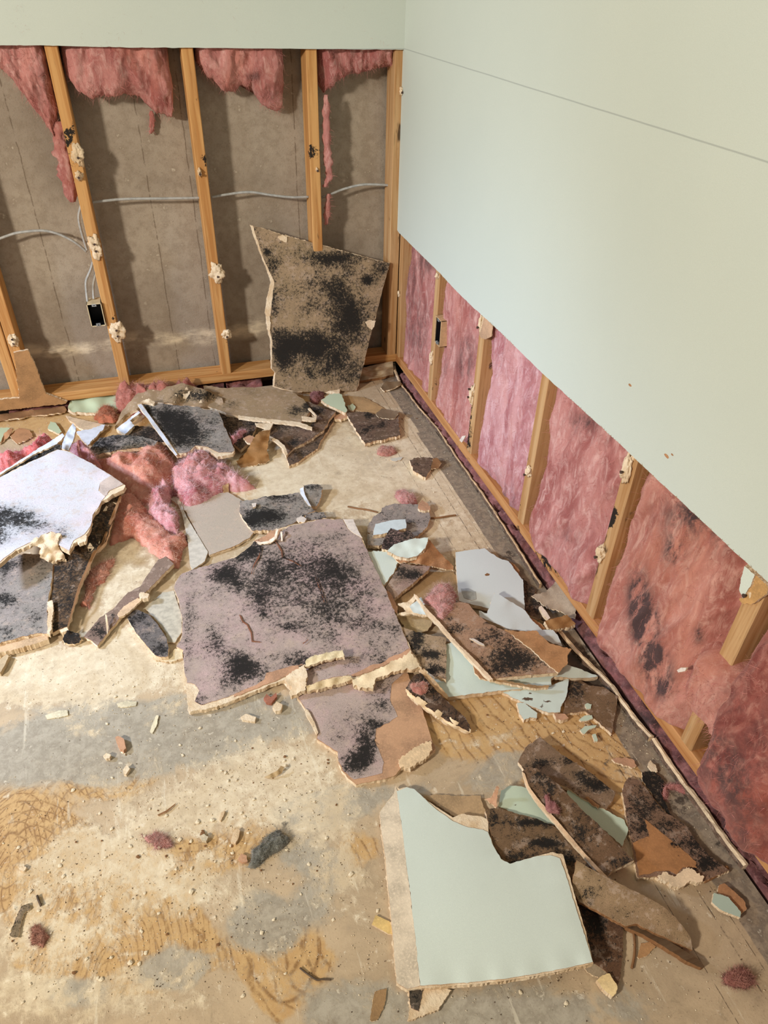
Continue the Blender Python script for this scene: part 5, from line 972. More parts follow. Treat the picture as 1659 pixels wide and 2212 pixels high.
board('gypsum_edge_strip', 'curled cream paper peel at the top left edge of the main board', 'gypsum strip', 'C', [(568, 262, .034), (600, 270, .036), (650, 262, .042), (690, 235, .048), (700, 180, .056), (715, 190, .056), (705, 245, .05), (665, 275, .042), (600, 285, .036)], th=.004, face=m_torn((240, 216, 190)), solid=True, rag=1)
board('gypsum_edge_strip', 'thin standing cream peel beside the curled one on the main board', 'gypsum strip', 'C', [(728, 200, .05), (740, 205, .055), (742, 260, .044), (732, 262, .04)], th=.003, face=m_torn((240, 216, 190)), solid=True, rag=.5)
board('drywall_scrap', 'white corner scar sheet at the top right of the main board', D_, 'C', [(1130, 122), (1195, 122), (1210, 165), (1252, 242), (1200, 215), (1160, 180)], h=.0425, th=.002, face=m_flat('white_chip', (226, 212, 196), .7), solid=True, rag=.8)
# board under the main board
board('mouldy_board', 'mould spotted board below the main one, with a bare tan right half and crumbled corner', 'drywall board', 'C',
      [(835, 1262), (900, 1238), (1250, 1160), (1440, 1100), (1540, 1105), (1570, 1180), (1600, 1270), (1640, 1350), (1662, 1420), (1690, 1520), (1720, 1600), (1650, 1655), (1600, 1680), (1560, 1720), (1500, 1715), (1470, 1755), (1400, 1785), (1310, 1800), (1212, 1820), (1175, 1790), (1130, 1742), (1100, 1680), (1092, 1612), (1020, 1570), (960, 1530), (968, 1490), (930, 1400), (880, 1325)],
      h=.013, th=.012, face=TORNP, rag=1.8,
      papers=[('bare_layer', None, m_torn((190, 148, 112)), 'bare tan torn layer'),
              ('paper_face', [(838, 1262), (900, 1240), (1250, 1164), (1440, 1104), (1520, 1108), (1440, 1180), (1430, 1280), (1478, 1388), (1420, 1430), (1340, 1465), (1330, 1540), (1390, 1680), (1380, 1750), (1300, 1770), (1200, 1790), (1130, 1735), (1100, 1675), (1094, 1612), (1020, 1568), (963, 1528), (970, 1490), (930, 1400), (882, 1325)], PAPM, None)],
      blobs=[(1280, 1560, 80, 130, 1.3), (1200, 1680, 100, 80, 1.1), (1380, 1320, 110, 60, .8), (1400, 1210, 120, 60, .7), (1150, 1400, 120, 80, .35), (1340, 1430, 90, 30, .9), (1000, 1280, 80, 40, .2), (1100, 1520, 80, 60, .5)])
board('drywall_scrap', 'crumbled cream gypsum corner at the right end of the spotted board under the main one', D_, 'C', [(1480, 1660), (1560, 1600), (1620, 1560), (1690, 1540), (1700, 1600), (1650, 1655), (1600, 1680), (1560, 1722), (1500, 1712)], h=.021, th=.012, face=m_torn((232, 200, 156)), core_mat=GYP, solid=True, rag=3.2)
board('gypsum_edge_strip', 'thin cream edge on the left side of the spotted board under the main one', 'gypsum strip', 'C', [(885, 1335), (905, 1345), (945, 1420), (970, 1490), (960, 1502), (930, 1440), (890, 1370)], h=.018, th=.006, face=GYP, solid=True, rag=.6)
board('mouldy_board', 'narrow dark boat shaped board with a cream lower edge right of the spotted board', 'drywall board', 'D', [(290, 1318, .045), (320, 1270, .05), (345, 1235, .052), (385, 1215, .05), (450, 1290, .045), (500, 1345, .04), (600, 1440, .03), (680, 1510, .022), (716, 1585, .016), (700, 1600, .014), (560, 1530, .022), (400, 1420, .03)], face=m_paper((96, 72, 54), (110, 84, 64)), mold=.55, rag=1.4)
board('gypsum_edge_strip', 'bright cream crumbly edge along the dark boat shaped board', 'gypsum strip', 'D', [(290, 1322, .044), (310, 1322, .046), (400, 1390, .038), (480, 1445, .032), (600, 1520, .026), (716, 1586, .019), (712, 1606, .012), (690, 1604, .012), (560, 1548, .018), (430, 1460, .026), (300, 1362, .034)], th=.010, face=m_torn((238, 208, 164)), core_mat=GYP, solid=True, rag=1.4)
board('gypsum_edge_strip', 'tan paper edge between the dark boat board and the pale green board', 'gypsum strip', 'D', [(378, 1200, .05), (400, 1195, .05), (480, 1265, .04), (570, 1372, .025), (560, 1388, .02), (500, 1340, .03), (440, 1270, .04)], th=.006, face=m_torn((222, 186, 142)), solid=True, rag=1)
fluff('insulation_tuft', 'pink insulation tuft inside the dark boat shaped board', 'D', [(320, 1300), (345, 1268), (400, 1258), (442, 1290), (430, 1335), (380, 1345), (335, 1332)], .045, .018, mat=FBo, seed=3, fib=60, flen=.008)
fluff('insulation_tuft', 'pink insulation tuft draped on the upper edge of the black mouldy wedge', 'D', [(405, 735), (460, 680), (480, 640), (560, 625), (600, 650), (625, 690), (612, 760), (600, 820), (540, 860), (480, 850), (470, 780)], .045, .035, mat=FB, seed=5, fib=260, flen=.014)
fluff('insulation_tuft', 'small pink insulation tuft behind the rounded grey board', 'B', [(1190, 900), (1210, 885), (1260, 890), (1320, 915), (1350, 960), (1290, 985), (1240, 980), (1215, 940)], .0, .035, mat=FB, seed=6, fib=160, flen=.012)
fluff('insulation_tuft', 'small orange pink tuft at the lower edge of the square dark board', 'B', [(1065, 600), (1100, 575), (1180, 585), (1210, 615), (1160, 645), (1100, 640), (1070, 625)], .0, .022, mat=FBo, seed=7, fib=160, flen=.010)
fluff('insulation_tuft', 'dark pink tuft between the leaning board foot and the pointed green scrap', 'B', [(605, 215), (650, 195), (700, 210), (690, 250), (650, 285), (610, 270)], .0, .03, mat=MAUVE, seed=8, fib=100, flen=.010)
fluff('insulation_tuft', 'small mauve pink tuft beside the upright curled paper', 'B', [(55, 530), (100, 490), (150, 450), (165, 470), (110, 520), (70, 560)], .045, .03, mat=m_fluff((200, 138, 140), (222, 176, 176), (150, 90, 96), (1, 1, 1)), seed=9, fib=80, flen=.012)
# left pile insulation
PB = m_fluff((208, 146, 126), (234, 190, 168), (178, 104, 86), (1, 1, 1)); PP = m_fluff((208, 150, 148), (238, 202, 200), (168, 92, 96), (1, 1, 1))
fluff('insulation_tuft', 'broad smooth orange pink insulation lobe at the centre of the left heap', 'A', [(455, 570), (520, 535), (600, 600), (700, 590), (850, 565), (990, 500), (1060, 520), (1120, 620), (1100, 700), (1040, 770), (960, 850), (880, 860), (800, 790), (700, 720), (600, 660), (520, 620)], .0, .10, mat=PB, seed=11, fib=350, flen=.018, rough=.8)
fluff('insulation_tuft', 'fluffy pink insulation lobe at the right end of the left heap', 'A', [(1090, 680), (1140, 620), (1200, 560), (1230, 530), (1300, 570), (1400, 610), (1480, 670), (1560, 720), (1625, 755), (1520, 765), (1440, 770), (1380, 810), (1300, 850), (1200, 875), (1140, 850), (1100, 780)], .0, .10, mat=PP, seed=12, fib=700, flen=.020, rough=1.4)
fluff('insulation_tuft', 'twisted pink insulation rope hanging from the middle of the left heap', 'A', [(960, 850), (1040, 770), (1100, 790), (1090, 850), (1060, 900), (1120, 930), (1145, 980), (1130, 1060), (1080, 1050), (1010, 1010), (960, 950), (940, 900)], .0, .085, mat=PP, seed=13, fib=300, flen=.014, rough=1.3)
fluff('insulation_tuft', 'long orange pink insulation limb reaching down towards the brown lath', 'A', [(760, 850), (830, 830), (900, 860), (960, 950), (1040, 1030), (1100, 1090), (1180, 1070), (1195, 1130), (1160, 1190), (1135, 1280), (1085, 1292), (1010, 1230), (900, 1130), (820, 1090), (730, 1130), (690, 1140), (720, 1000), (740, 920)], .0, .06, mat=PB, seed=14, fib=450, flen=.016, rough=.9)
fluff('insulation_tuft', 'faint pink insulation wisp on the floor right of the rotten board', 'A', [(520, 1560), (550, 1400), (570, 1330), (640, 1290), (730, 1250), (740, 1275), (690, 1330), (670, 1400), (600, 1430), (575, 1570)], .0, .022, mat=PB, seed=15, fib=260, flen=.016)
fluff('insulation_tuft', 'rusty pink insulation heap against the back wall plate behind the left heap', 'A', [(0, 0)], .0, .13, mat=m_fluff((184, 116, 100), (210, 152, 134), (140, 80, 68), (1, 1, 1)), seed=16, fib=500, flen=.02, rough=1.6, xy=[(-1.20, -.012), (-1.10, -.006), (-.98, -.006), (-.90, -.012), (-.86, -.05), (-.92, -.10), (-1.02, -.13), (-1.12, -.12), (-1.20, -.07)])
fluff('insulation_tuft', 'small rusty tuft lying on the cream scrap beside the pale green one', 'A', [(600, 360), (620, 320), (660, 290), (700, 275), (730, 310), (755, 340), (740, 370), (680, 380), (630, 375)], .015, .03, mat=m_fluff((184, 110, 80), (206, 146, 112), (140, 76, 52), (1, 1, 1)), seed=17, fib=220, flen=.014)
fluff('insulation_tuft', 'pink fluff trailing down beside the brown board remnant at the left stud', 'K', [(262, 1115), (290, 1120), (330, 1200), (400, 1290), (480, 1330), (560, 1370), (480, 1395), (380, 1360), (310, 1290), (280, 1200)], .0, .05, mat=m_fluff((176, 92, 84), (200, 130, 118), (130, 60, 56), (1, 1, 1)), seed=18, fib=260, flen=.016)
fluff('insulation_tuft', 'pink fluff around the black board edges left of the smooth pink lobe', 'A', [(440, 545), (480, 525), (540, 540), (600, 580), (640, 640), (600, 650), (520, 620), (470, 585)], .03, .085, mat=PP, seed=19, fib=240, flen=.012, rough=1.3)
# lath strips near the left
board('rotten_lath', 'long brown mouldy lath slanting across the floor left of the main board', 'lath', 'A', [(538, 1765, .012), (590, 1700, .014), (640, 1640, .016), (720, 1590, .018), (820, 1480, .02), (900, 1440, .02), (950, 1360, .022), (1010, 1272, .024), (1060, 1250, .026), (1112, 1298, .03), (1020, 1390, .026), (930, 1480, .022), (860, 1540, .02), (800, 1610, .018), (720, 1700, .014), (625, 1822, .012), (590, 1790, .012)], th=.010, face=m_paper((142, 118, 100), (150, 122, 106)), mold=.15, blobs=[(640, 1730, 60, 60, .8), (720, 1640, 40, 30, .3)], rag=1.6)
board('gypsum_edge_strip', 'cream gypsum patch on the brown mouldy lath', 'gypsum strip', 'A', [(750, 1620), (790, 1570), (880, 1515), (905, 1525), (860, 1575), (800, 1625), (760, 1640)], h=.026, th=.006, face=m_torn((226, 190, 150)), solid=True, rag=1.6)
board('drywall_scrap', 'cream crumb cluster on the upper side of the brown mouldy lath', D_, 'A', [(890, 1490), (920, 1478), (955, 1490), (945, 1515), (900, 1520)], h=.032, th=.014, face=GYP, solid=True, rag=2)
board('drywall_chip', 'thin cream splinter standing out across the brown mouldy lath', 'drywall chip', 'A', [(672, 1618, .03), (682, 1622, .034), (694, 1700, .022), (686, 1752, .018), (680, 1700, .022)], th=.002, face=GYP, solid=True, rag=.3)
board('mouldy_board', 'oval dark grey board scrap between the lath and the main board', 'drywall board', 'A', [(815, 1645), (850, 1600), (885, 1592), (950, 1622), (1005, 1680), (1060, 1765), (1078, 1830), (1075, 1890), (1030, 1895), (990, 1880), (930, 1810), (870, 1735)], h=.016, face=m_paper((122, 114, 108), (132, 118, 112)), mold=.3, blobs=[(900, 1640, 50, 50, .6), (1020, 1850, 50, 40, .5), (840, 1660, 30, 50, .7)], rag=1.4)
board('drywall_scrap', 'smooth pale grey flat sheet between the oval scrap and the main board', D_, 'A', [(930, 1580), (1040, 1480), (1110, 1470), (1140, 1560), (1165, 1640), (1160, 1740), (1120, 1800), (1075, 1800), (1060, 1740), (1000, 1660)], h=.006, th=.004, face=m_flat('pale_grey_sheet', (196, 186, 164), .8, .12), rag=1, solid=True)
board('drywall_scrap', 'cream crumpled triangular scrap just below the oval dark scrap', D_, 'A', [(960, 1880), (1000, 1890), (1075, 1896), (1120, 1840), (1165, 1835), (1170, 1900), (1100, 1925), (1000, 1915)], h=.006, th=.005, face=m_torn((226, 204, 164)), solid=True)
# ------------------------------------------------------------------ lower right pile
board('mouldy_board', 'mouldy board with black blotches at the top of the lower right pile', 'drywall board', 'E', [(190, 262, .02), (205, 225, .022), (240, 170, .024), (315, 115, .026), (360, 150, .026), (450, 222, .026), (600, 312, .024), (762, 442, .02), (745, 490, .018), (700, 540, .014), (660, 525, .014), (560, 470, .018), (480, 410, .02), (350, 360, .02), (260, 345, .02)], face=m_paper((132, 106, 80), (140, 112, 88)), mold=.2, blobs=[(640, 400, 90, 45, 1.3), (330, 270, 60, 30, 1.1), (480, 250, 60, 25, .9), (560, 340, 60, 30, .7), (260, 310, 60, 40, .6)], rag=1.6)
board('drywall_scrap', 'pale green sheet lying beneath the long dark strip in the lower right pile', D_, 'E', [(72, 522), (90, 430), (138, 402), (210, 406), (245, 418), (300, 500), (400, 600), (480, 425), (590, 428), (630, 455), (690, 470), (680, 500), (702, 545), (812, 602), (836, 662), (800, 758), (700, 665), (560, 600), (430, 640), (240, 590), (150, 560)], h=.013, face=m_green((192, 204, 178)), mold=.03, blobs=[(180, 515, 24, 20, .9), (620, 490, 40, 16, 1.1)], rag=1.6)
board('drywall_chip', 'thin dark sliver on the pale green sheet in the lower right pile', 'drywall chip', 'E', [(582, 470), (600, 465), (668, 520), (660, 535), (615, 505)], h=.0185, th=.003, face=TORND, solid=True)
board('mouldy_board', 'brown cracked board with black bands tucked behind the nearest green sheet', 'drywall board', 'E', [(-5, 540, .022), (60, 534, .022), (112, 546, .022), (240, 580, .022), (330, 610, .02), (430, 655, .02), (500, 740, .02), (600, 862, .018), (620, 930, .016), (520, 930, .014), (450, 900, .014), (300, 900, .014), (140, 865, .016), (90, 800, .018), (50, 745, .02), (20, 650, .022)], face=m_paper((128, 100, 72), (138, 108, 80)), mold=.3, blobs=[(290, 620, 170, 22, 1.3), (350, 740, 120, 30, 1.2), (480, 830, 80, 60, 1.0), (180, 830, 80, 40, .7), (40, 600, 30, 30, .7)], rag=1.8)
board('drywall_scrap', 'cream splintered scraps at the left tip of the brown cracked board', D_, 'E', [(-10, 480, .02), (30, 470, .03), (60, 405, .045), (75, 410, .045), (68, 470, .03), (60, 530, .024), (30, 505, .022)], th=.006, face=TORNP, core_mat=GYP, solid=True, rag=2)
board('mouldy_board', 'long dark mouldy strip with a cream left edge, on top of the lower right pile', 'drywall board', 'E', [(213, 318, .04), (250, 290, .045), (300, 300, .05), (370, 350, .05), (445, 412, .05), (560, 540, .05), (640, 610, .048), (720, 690, .046), (868, 838, .04), (830, 858, .036), (780, 882, .032), (735, 905, .03), (705, 945, .026), (640, 880, .028), (560, 785, .032), (420, 625, .036), (290, 470, .038)], face=m_paper((112, 84, 58), (124, 94, 70)), mold=.3, blobs=[(320, 350, 70, 60, .7), (560, 680, 60, 50, .5), (800, 860, 70, 40, .7), (370, 420, 60, 40, .4)], rag=1.4)
board('gypsum_edge_strip', 'thin cream edge running along the left side of the long dark mouldy strip', 'gypsum strip', 'E', [(213, 318, .046), (228, 330, .046), (250, 400, .046), (300, 470, .044), (430, 620, .042), (570, 785, .038), (650, 870, .034), (716, 935, .03), (700, 948, .028), (640, 890, .032), (550, 790, .036), (410, 630, .04), (280, 475, .042), (235, 400, .044)], th=.008, face=m_torn((232, 196, 156)), core_mat=GYP, solid=True, rag=.8)
fluff('insulation_tuft', 'small brown pink tuft lying on the long dark mouldy strip', 'E', [(345, 490), (355, 440), (370, 440), (385, 490), (430, 530), (425, 560), (380, 550), (355, 520)], .045, .012, mat=MAUVE, seed=21, fib=30, flen=.006)
board('mouldy_board', 'brown board with mould spots lying close to the right wall in the lower pile', 'drywall board', 'E', [(802, 432), (818, 380), (840, 352), (905, 372), (960, 442), (1000, 500), (1060, 565), (1140, 610), (1185, 645), (1240, 730), (1310, 810), (1400, 872), (1430, 900), (1330, 940), (1282, 962), (1240, 972), (1200, 955), (1170, 985), (1120, 1000), (1050, 960), (1000, 935), (900, 942), (890, 935), (872, 830), (858, 740), (830, 620)], h=.012, face=m_paper((142, 110, 86), (152, 118, 96)), mold=.3, rag=1.8, step=7,
      blobs=[(930, 540, 100, 90, .4), (1180, 740, 110, 60, .9), (1080, 640, 100, 50, .6), (1300, 860, 80, 40, 1.1), (900, 660, 60, 60, .5)],
      papers=[('paper_face', None, m_paper((142, 110, 86), (152, 118, 96)), None), ('torn_layer', [(935, 600), (985, 640), (1060, 700), (1150, 770), (1240, 860), (1240, 885), (1160, 880), (1120, 925), (1080, 905), (1010, 905), (900, 930), (880, 800), (862, 740), (900, 720), (960, 700)], m_torn((172, 122, 78)), 'orange brown torn layer')])
board('drywall_scrap', 'cream torn gypsum end of the brown board lying close to the right wall', D_, 'E', [(1010, 928), (1050, 908), (1110, 935), (1150, 905), (1180, 878), (1230, 900), (1284, 938), (1272, 966), (1240, 972), (1200, 958), (1165, 992), (1130, 1002), (1060, 968)], h=.019, th=.010, face=m_torn((234, 206, 168)), core_mat=GYP, solid=True, rag=3)
board('mouldy_board', 'black crumbling scrap touching the cream strip at the lower right', 'drywall board', 'E', [(915, 320), (990, 318), (1030, 350), (1050, 380), (1030, 450), (1070, 540), (1100, 590), (1060, 560), (1000, 490), (960, 430), (920, 370)], h=.008, th=.006, face=PAPD, mold=1.1, solid=True, rag=2)
fluff('insulation_tuft', 'arched mauve pink strand over the cream strip near the camera', 'E', [(1035, 470), (1040, 410), (1090, 375), (1160, 385), (1230, 440), (1310, 520), (1295, 530), (1200, 450), (1120, 410), (1080, 420), (1060, 480)], .0, .02, mat=m_fluff((176, 116, 108), (200, 146, 136), (130, 76, 72), (1, 1, 1)), seed=22, fib=120, flen=.01)
board('mouldy_board', 'dark brown boards hidden under the right side of the nearest green sheet', 'drywall board', 'E', [(520, 1060), (560, 1080), (640, 1130), (720, 1180), (805, 1238), (802, 1400), (790, 1530), (775, 1570), (700, 1490), (640, 1450), (560, 1440), (500, 1300)], h=.008, th=.007, face=m_paper((104, 74, 52), (116, 84, 62)), mold=.35, blobs=[(640, 1200, 80, 120, .9)], rag=1.8)
board('rotten_lath', 'long curved wooden looking board pointing to the lower right', 'lath', 'E', [(508, 1010, .03), (512, 940, .04), (535, 840, .055), (580, 870, .055), (700, 932, .05), (800, 985, .048), (900, 1032, .044), (1042, 1112, .04), (1100, 1165, .036), (1150, 1220, .032), (1205, 1300, .024), (1212, 1368, .016), (1130, 1330, .02), (1000, 1270, .026), (880, 1212, .03), (820, 1228, .03), (760, 1195, .03), (640, 1130, .03), (545, 1085, .028)], th=.008, face=m_paper((156, 128, 94), (164, 134, 102)), core_mat=TORND, mold=.12, blobs=[(600, 1040, 120, 50, .5), (800, 1150, 100, 40, .4), (620, 930, 60, 40, .2)], rag=1.4)
board('rotten_lath', 'dark thin stick under the curved board, its tip at the lower right', 'lath', 'E', [(822, 1200, .016), (870, 1205, .016), (960, 1240, .016), (1100, 1330, .015), (1250, 1420, .013), (1286, 1465, .012), (1265, 1472, .012), (1180, 1435, .013), (1050, 1350, .014), (920, 1275, .015), (822, 1235, .015)], th=.014, face=m_wood((98, 76, 54), ax=0, dirt=.9, name='dark_stick_wood'), core_mat=TORND, solid=True, rag=.8)
board('torn_paper', 'brown torn paper on the floor below the curved board', 'paper', 'E', [(890, 1410), (910, 1330), (960, 1320), (1000, 1345), (950, 1400), (900, 1420)], h=.003, th=.002, face=m_torn((176, 132, 88)), solid=True)
board('drywall_scrap', 'cream rounded gypsum lump below the corner of the nearest green sheet', D_, 'E', [(652, 1545), (680, 1520), (725, 1505), (760, 1560), (772, 1580), (765, 1622), (742, 1642), (700, 1610), (675, 1580)], h=.014, th=.013, face=m_torn((236, 206, 150)), core_mat=GYP, solid=True, rag=1.5)
board('torn_paper', 'grey beige paper corner under the bottom right of the nearest green sheet', 'paper', 'E', [(560, 1430), (640, 1430), (700, 1470), (740, 1510), (660, 1530), (600, 1500), (570, 1470)], h=.008, th=.003, face=m_torn((170, 150, 122)), solid=True)
board('drywall_scrap', 'small pale green chip beside brown paper at the far right edge', D_, 'E', [(1330, 1085), (1340, 1030), (1380, 1040), (1425, 1055), (1500, 1145), (1495, 1178), (1440, 1155), (1375, 1128)], h=.016, th=.008, face=m_green((182, 196, 176)), solid=True, rag=1)
board('torn_paper', 'brown paper piece behind the small pale green chip at the far right edge', 'paper', 'E', [(1360, 1030), (1372, 985), (1402, 975), (1470, 1030), (1520, 1080), (1535, 1125), (1505, 1152), (1425, 1055)], h=.010, th=.004, face=TORN, core_mat=GYP, solid=True, rag=1.4)
board('drywall_scrap', 'cream chip with a brown oval flap on the orange wood near the wall', D_, 'E', [(740, 245), (770, 232), (802, 240), (830, 236), (870, 250), (886, 285), (860, 296), (830, 285), (800, 275), (760, 265)], h=.008, th=.005, face=TORNP, core_mat=GYP, solid=True)
board('drywall_chip', 'cream leaf shaped chip next to the cream strip near the wall', 'drywall chip', 'E', [(950, 285), (965, 250), (1000, 285), (1010, 318), (975, 315)], h=.01, th=.004, face=GYP, solid=True)
for pts, lb in (([(328, 832), (370, 800), (418, 798), (426, 822), (390, 836), (345, 842)], 'pale green chip highest of the three on the orange wood'),
                ([(335, 905), (370, 875), (452, 868), (440, 888), (400, 900), (370, 930), (350, 925)], 'grey green chip in the middle of the three on the orange wood'),
                ([(420, 935), (445, 928), (460, 970), (458, 984), (435, 984)], 'tiny pale chip lowest of the three on the orange wood'),
                ([(370, 722), (388, 712), (418, 722), (412, 752), (380, 755)], 'faint green chip on the dark rotten board by the pale strip')):
    board('drywall_chip', lb, 'drywall chip', 'H', pts, h=.014, th=.005, face=m_green((196, 208, 182)), solid=True, rag=.8)
# nearest green sheet
sh = board('green_drywall_sheet', 'nearest pale green drywall sheet with a cream band on its left and a broken top', 'drywall board', 'F',
      [(452, 262, .016), (480, 225, .016), (525, 165, .018), (540, 118, .018), (560, 135, .018), (600, 125, .018), (640, 135, .018), (690, 180, .02), (750, 225, .02), (850, 290, .022), (900, 270, .022), (1010, 285, .022), (1040, 300, .022), (1045, 372, .024), (1075, 450, .026), (1112, 515, .03), (1162, 542, .032), (1250, 515, .034), (1310, 498, .036), (1392, 478, .038), (1448, 492, .038), (1480, 600, .040), (1522, 745, .042), (1570, 900, .044), (1614, 1082, .046), (1500, 1108, .040), (1300, 1150, .034), (1150, 1175, .030), (1000, 1192, .024), (800, 1208, .018), (600, 1226, .014), (545, 1190, .014), (530, 1050, .014), (520, 900, .014), (500, 700, .015), (480, 500, .016), (462, 380, .016)],
      face=m_green((206, 213, 198)), rag=1.1, step=9,
      papers=[('tape_band', [(454, 262), (480, 227), (527, 165), (540, 130), (555, 155), (572, 330), (592, 500), (620, 720), (642, 900), (672, 1205), (602, 1224), (547, 1190), (532, 1050), (522, 900), (502, 700), (482, 500), (464, 380)], m_torn((222, 204, 176)), 'cream joint tape band'),
              ('green_face', [(545, 150), (600, 128), (640, 138), (690, 184), (750, 240), (850, 312), (930, 345), (1010, 358), (1040, 372), (1072, 452), (1110, 517), (1160, 544), (1250, 518), (1310, 502), (1380, 498), (1430, 515), (1462, 600), (1506, 745), (1556, 900), (1610, 1076), (1500, 1102), (1300, 1142), (1150, 1166), (1000, 1182), (800, 1198), (672, 1205), (642, 900), (620, 720), (592, 500), (572, 330)], m_green((206, 213, 198)), None)])
board('drywall_scrap', 'brown torn strip of paper just above the broken top of the nearest green sheet', D_, 'F', [(690, 175), (760, 165), (900, 175), (1000, 170), (1020, 240), (1040, 290), (930, 300), (870, 290), (780, 230)], h=.008, th=.004, face=m_torn((176, 146, 108)), solid=True)
board('mouldy_board', 'tiny dark and cream board end poking out below the nearest green sheet', 'drywall board', 'F', [(608, 1230), (640, 1215), (780, 1210), (842, 1228), (800, 1290), (770, 1335), (700, 1360), (640, 1385), (608, 1392), (615, 1320)], h=.008, th=.007, face=m_torn((226, 196, 148)), rag=1.6,
      papers=[('paper_face', [(612, 1232), (640, 1215), (692, 1215), (675, 1290), (665, 1345), (622, 1325)], m_paper((90, 78, 64), (92, 80, 66)), None)], blobs=[(640, 1290, 60, 80, .8)])
board('torn_paper', 'brown mouldy paper slip on the floor left of the tiny board end', 'paper', 'F', [(400, 1392), (412, 1310), (425, 1240), (490, 1218), (486, 1270), (470, 1335), (440, 1390), (410, 1400)], h=.003, th=.002, face=m_torn((158, 124, 84)), solid=True)
board('drywall_scrap', 'small yellowish tag under the left edge of the nearest green sheet', D_, 'F', [(410, 872), (432, 820), (520, 862), (525, 925), (500, 922)], h=.006, th=.005, face=m_torn((224, 190, 122)), solid=True, rag=.6)
# ------------------------------------------------------------------ small things on the open floor
fluff('lint_clump', 'dark grey fuzzy clump on the dusty floor left of the nearest green sheet', 'G', [(1270, 1210), (1300, 1150), (1340, 1110), (1400, 1070), (1430, 1035), (1475, 1060), (1465, 1110), (1400, 1160), (1340, 1200), (1290, 1225)], .0, .022, mat=m_fluff((128, 126, 114), (158, 154, 140), (84, 84, 76), (1, 1, 1)), seed=41, fib=200, flen=.007, rough=1.5, cat='lint')
fluff('insulation_tuft', 'faint mauve pink tuft in the middle of the dusty floor', 'G', [(730, 1068), (780, 1060), (850, 1075), (885, 1120), (850, 1138), (790, 1125), (750, 1105)], .0, .010, mat=m_fluff((196, 140, 128), (214, 170, 156), (160, 100, 94), (1, 1, 1)), seed=42, fib=160, flen=.010)
fluff('insulation_tuft', 'small red brown tuft on the floor near the lower left', 'G', [(138, 1550), (170, 1535), (225, 1560), (240, 1600), (215, 1645), (175, 1630), (150, 1590)], .0, .010, mat=m_fluff((176, 124, 106), (196, 146, 124), (144, 96, 80), (1, 1, 1)), seed=43, fib=140, flen=.008)
fluff('insulation_tuft', 'blurred red tuft on the floor in the lower right corner', 'E', [(1395, 1520), (1430, 1490), (1500, 1470), (1560, 1510), (1585, 1560), (1540, 1590), (1460, 1585), (1410, 1560)], .0, .016, mat=m_fluff((160, 104, 92), (184, 130, 114), (126, 78, 68), (1, 1, 1)), seed=44, fib=200, flen=.010)
for pts, h, lb, mt in (([(590, 575), (605, 568), (632, 580), (645, 630), (632, 645), (610, 632), (598, 605)], .012, 'striped tan gypsum chip standing on the grey floor patch', TORNP),
                       ([(528, 670), (545, 655), (568, 664), (560, 682), (540, 685)], .010, 'small cream cube of gypsum near the striped tan chip', GYP),
                       ([(630, 740), (650, 715), (665, 735), (645, 765), (632, 762)], .010, 'rounded cream chip at the border of the grey floor patch', GYP),
                       ([(1022, 1080), (1045, 1070), (1066, 1085), (1055, 1108), (1032, 1100)], .010, 'grey cream pebble of gypsum right of the mauve tuft', m_torn((206, 190, 160))),
                       ([(1180, 1110), (1195, 1060), (1215, 1042), (1228, 1050), (1222, 1085), (1205, 1118)], .008, 'pointed cream chip left of the grey clump', GYP),
                       ([(1122, 998), (1130, 960), (1152, 948), (1145, 975), (1130, 1002)], .006, 'thin white splinter above the pointed cream chip', GYP),
                       ([(1220, 1200), (1235, 1170), (1262, 1180), (1268, 1210), (1240, 1215)], .008, 'cream and brown chip at the lower tip of the grey clump', TORNP),
                       ([(95, 1245), (110, 1230), (135, 1240), (125, 1258), (100, 1256)], .008, 'cream chip near the left edge below the wood rings', GYP),
                       ([(1395, 420), (1415, 390), (1445, 405), (1438, 435), (1410, 440)], .014, 'cream block of gypsum below the main board lower edge', GYP),
                       ([(1232, 470), (1260, 455), (1310, 470), (1305, 495), (1270, 490), (1240, 485)], .008, 'cluster of cream gypsum below the main board', GYP),
                       ([(1350, 375), (1365, 350), (1385, 370), (1415, 345), (1418, 365), (1390, 400), (1362, 395)], .010, 'reddish torn chip just under the main board', m_torn((168, 108, 84))),
                       ([(232, 462), (300, 438), (345, 436), (348, 462), (300, 474), (240, 480)], .003, 'flat pale gypsum smear piece on the grey floor', m_torn((226, 212, 178))),
                       ([(598, 402), (650, 388), (700, 392), (695, 412), (640, 420), (605, 418)], .003, 'flat pale dusty flake right of centre on the grey floor', m_torn((220, 206, 172))),
                       ([(775, 520), (800, 462), (812, 462), (800, 520), (780, 555), (768, 545)], .003, 'long pale streak shaped flake pointing up on the grey floor', m_torn((230, 216, 180))),
                       ([(-10, 210), (5, 170), (35, 150), (45, 160), (25, 205), (0, 245), (-12, 240)], .014, 'tan gypsum stick at the left edge under the flat grey board', m_torn((196, 170, 132)))):
    board('drywall_chip', lb, 'drywall chip', 'G', pts, h=h, th=h * .95, face=mt, core_mat=mt, solid=True, rag=.8)
c = P('G', [(1355, 780), (1390, 782), (1425, 765), (1445, 740), (1440, 722)])
board('torn_paper', 'curled tan paper shaving on the dusty floor below the main board', 'paper', 'G', [(1352, 778, .003), (1380, 765, .014), (1420, 745, .018), (1438, 720, .018), (1456, 728, .012), (1442, 760, .004), (1405, 780, .003), (1370, 784, .003)], th=.002, face=m_torn((188, 160, 118)), solid=True, rag=.4)
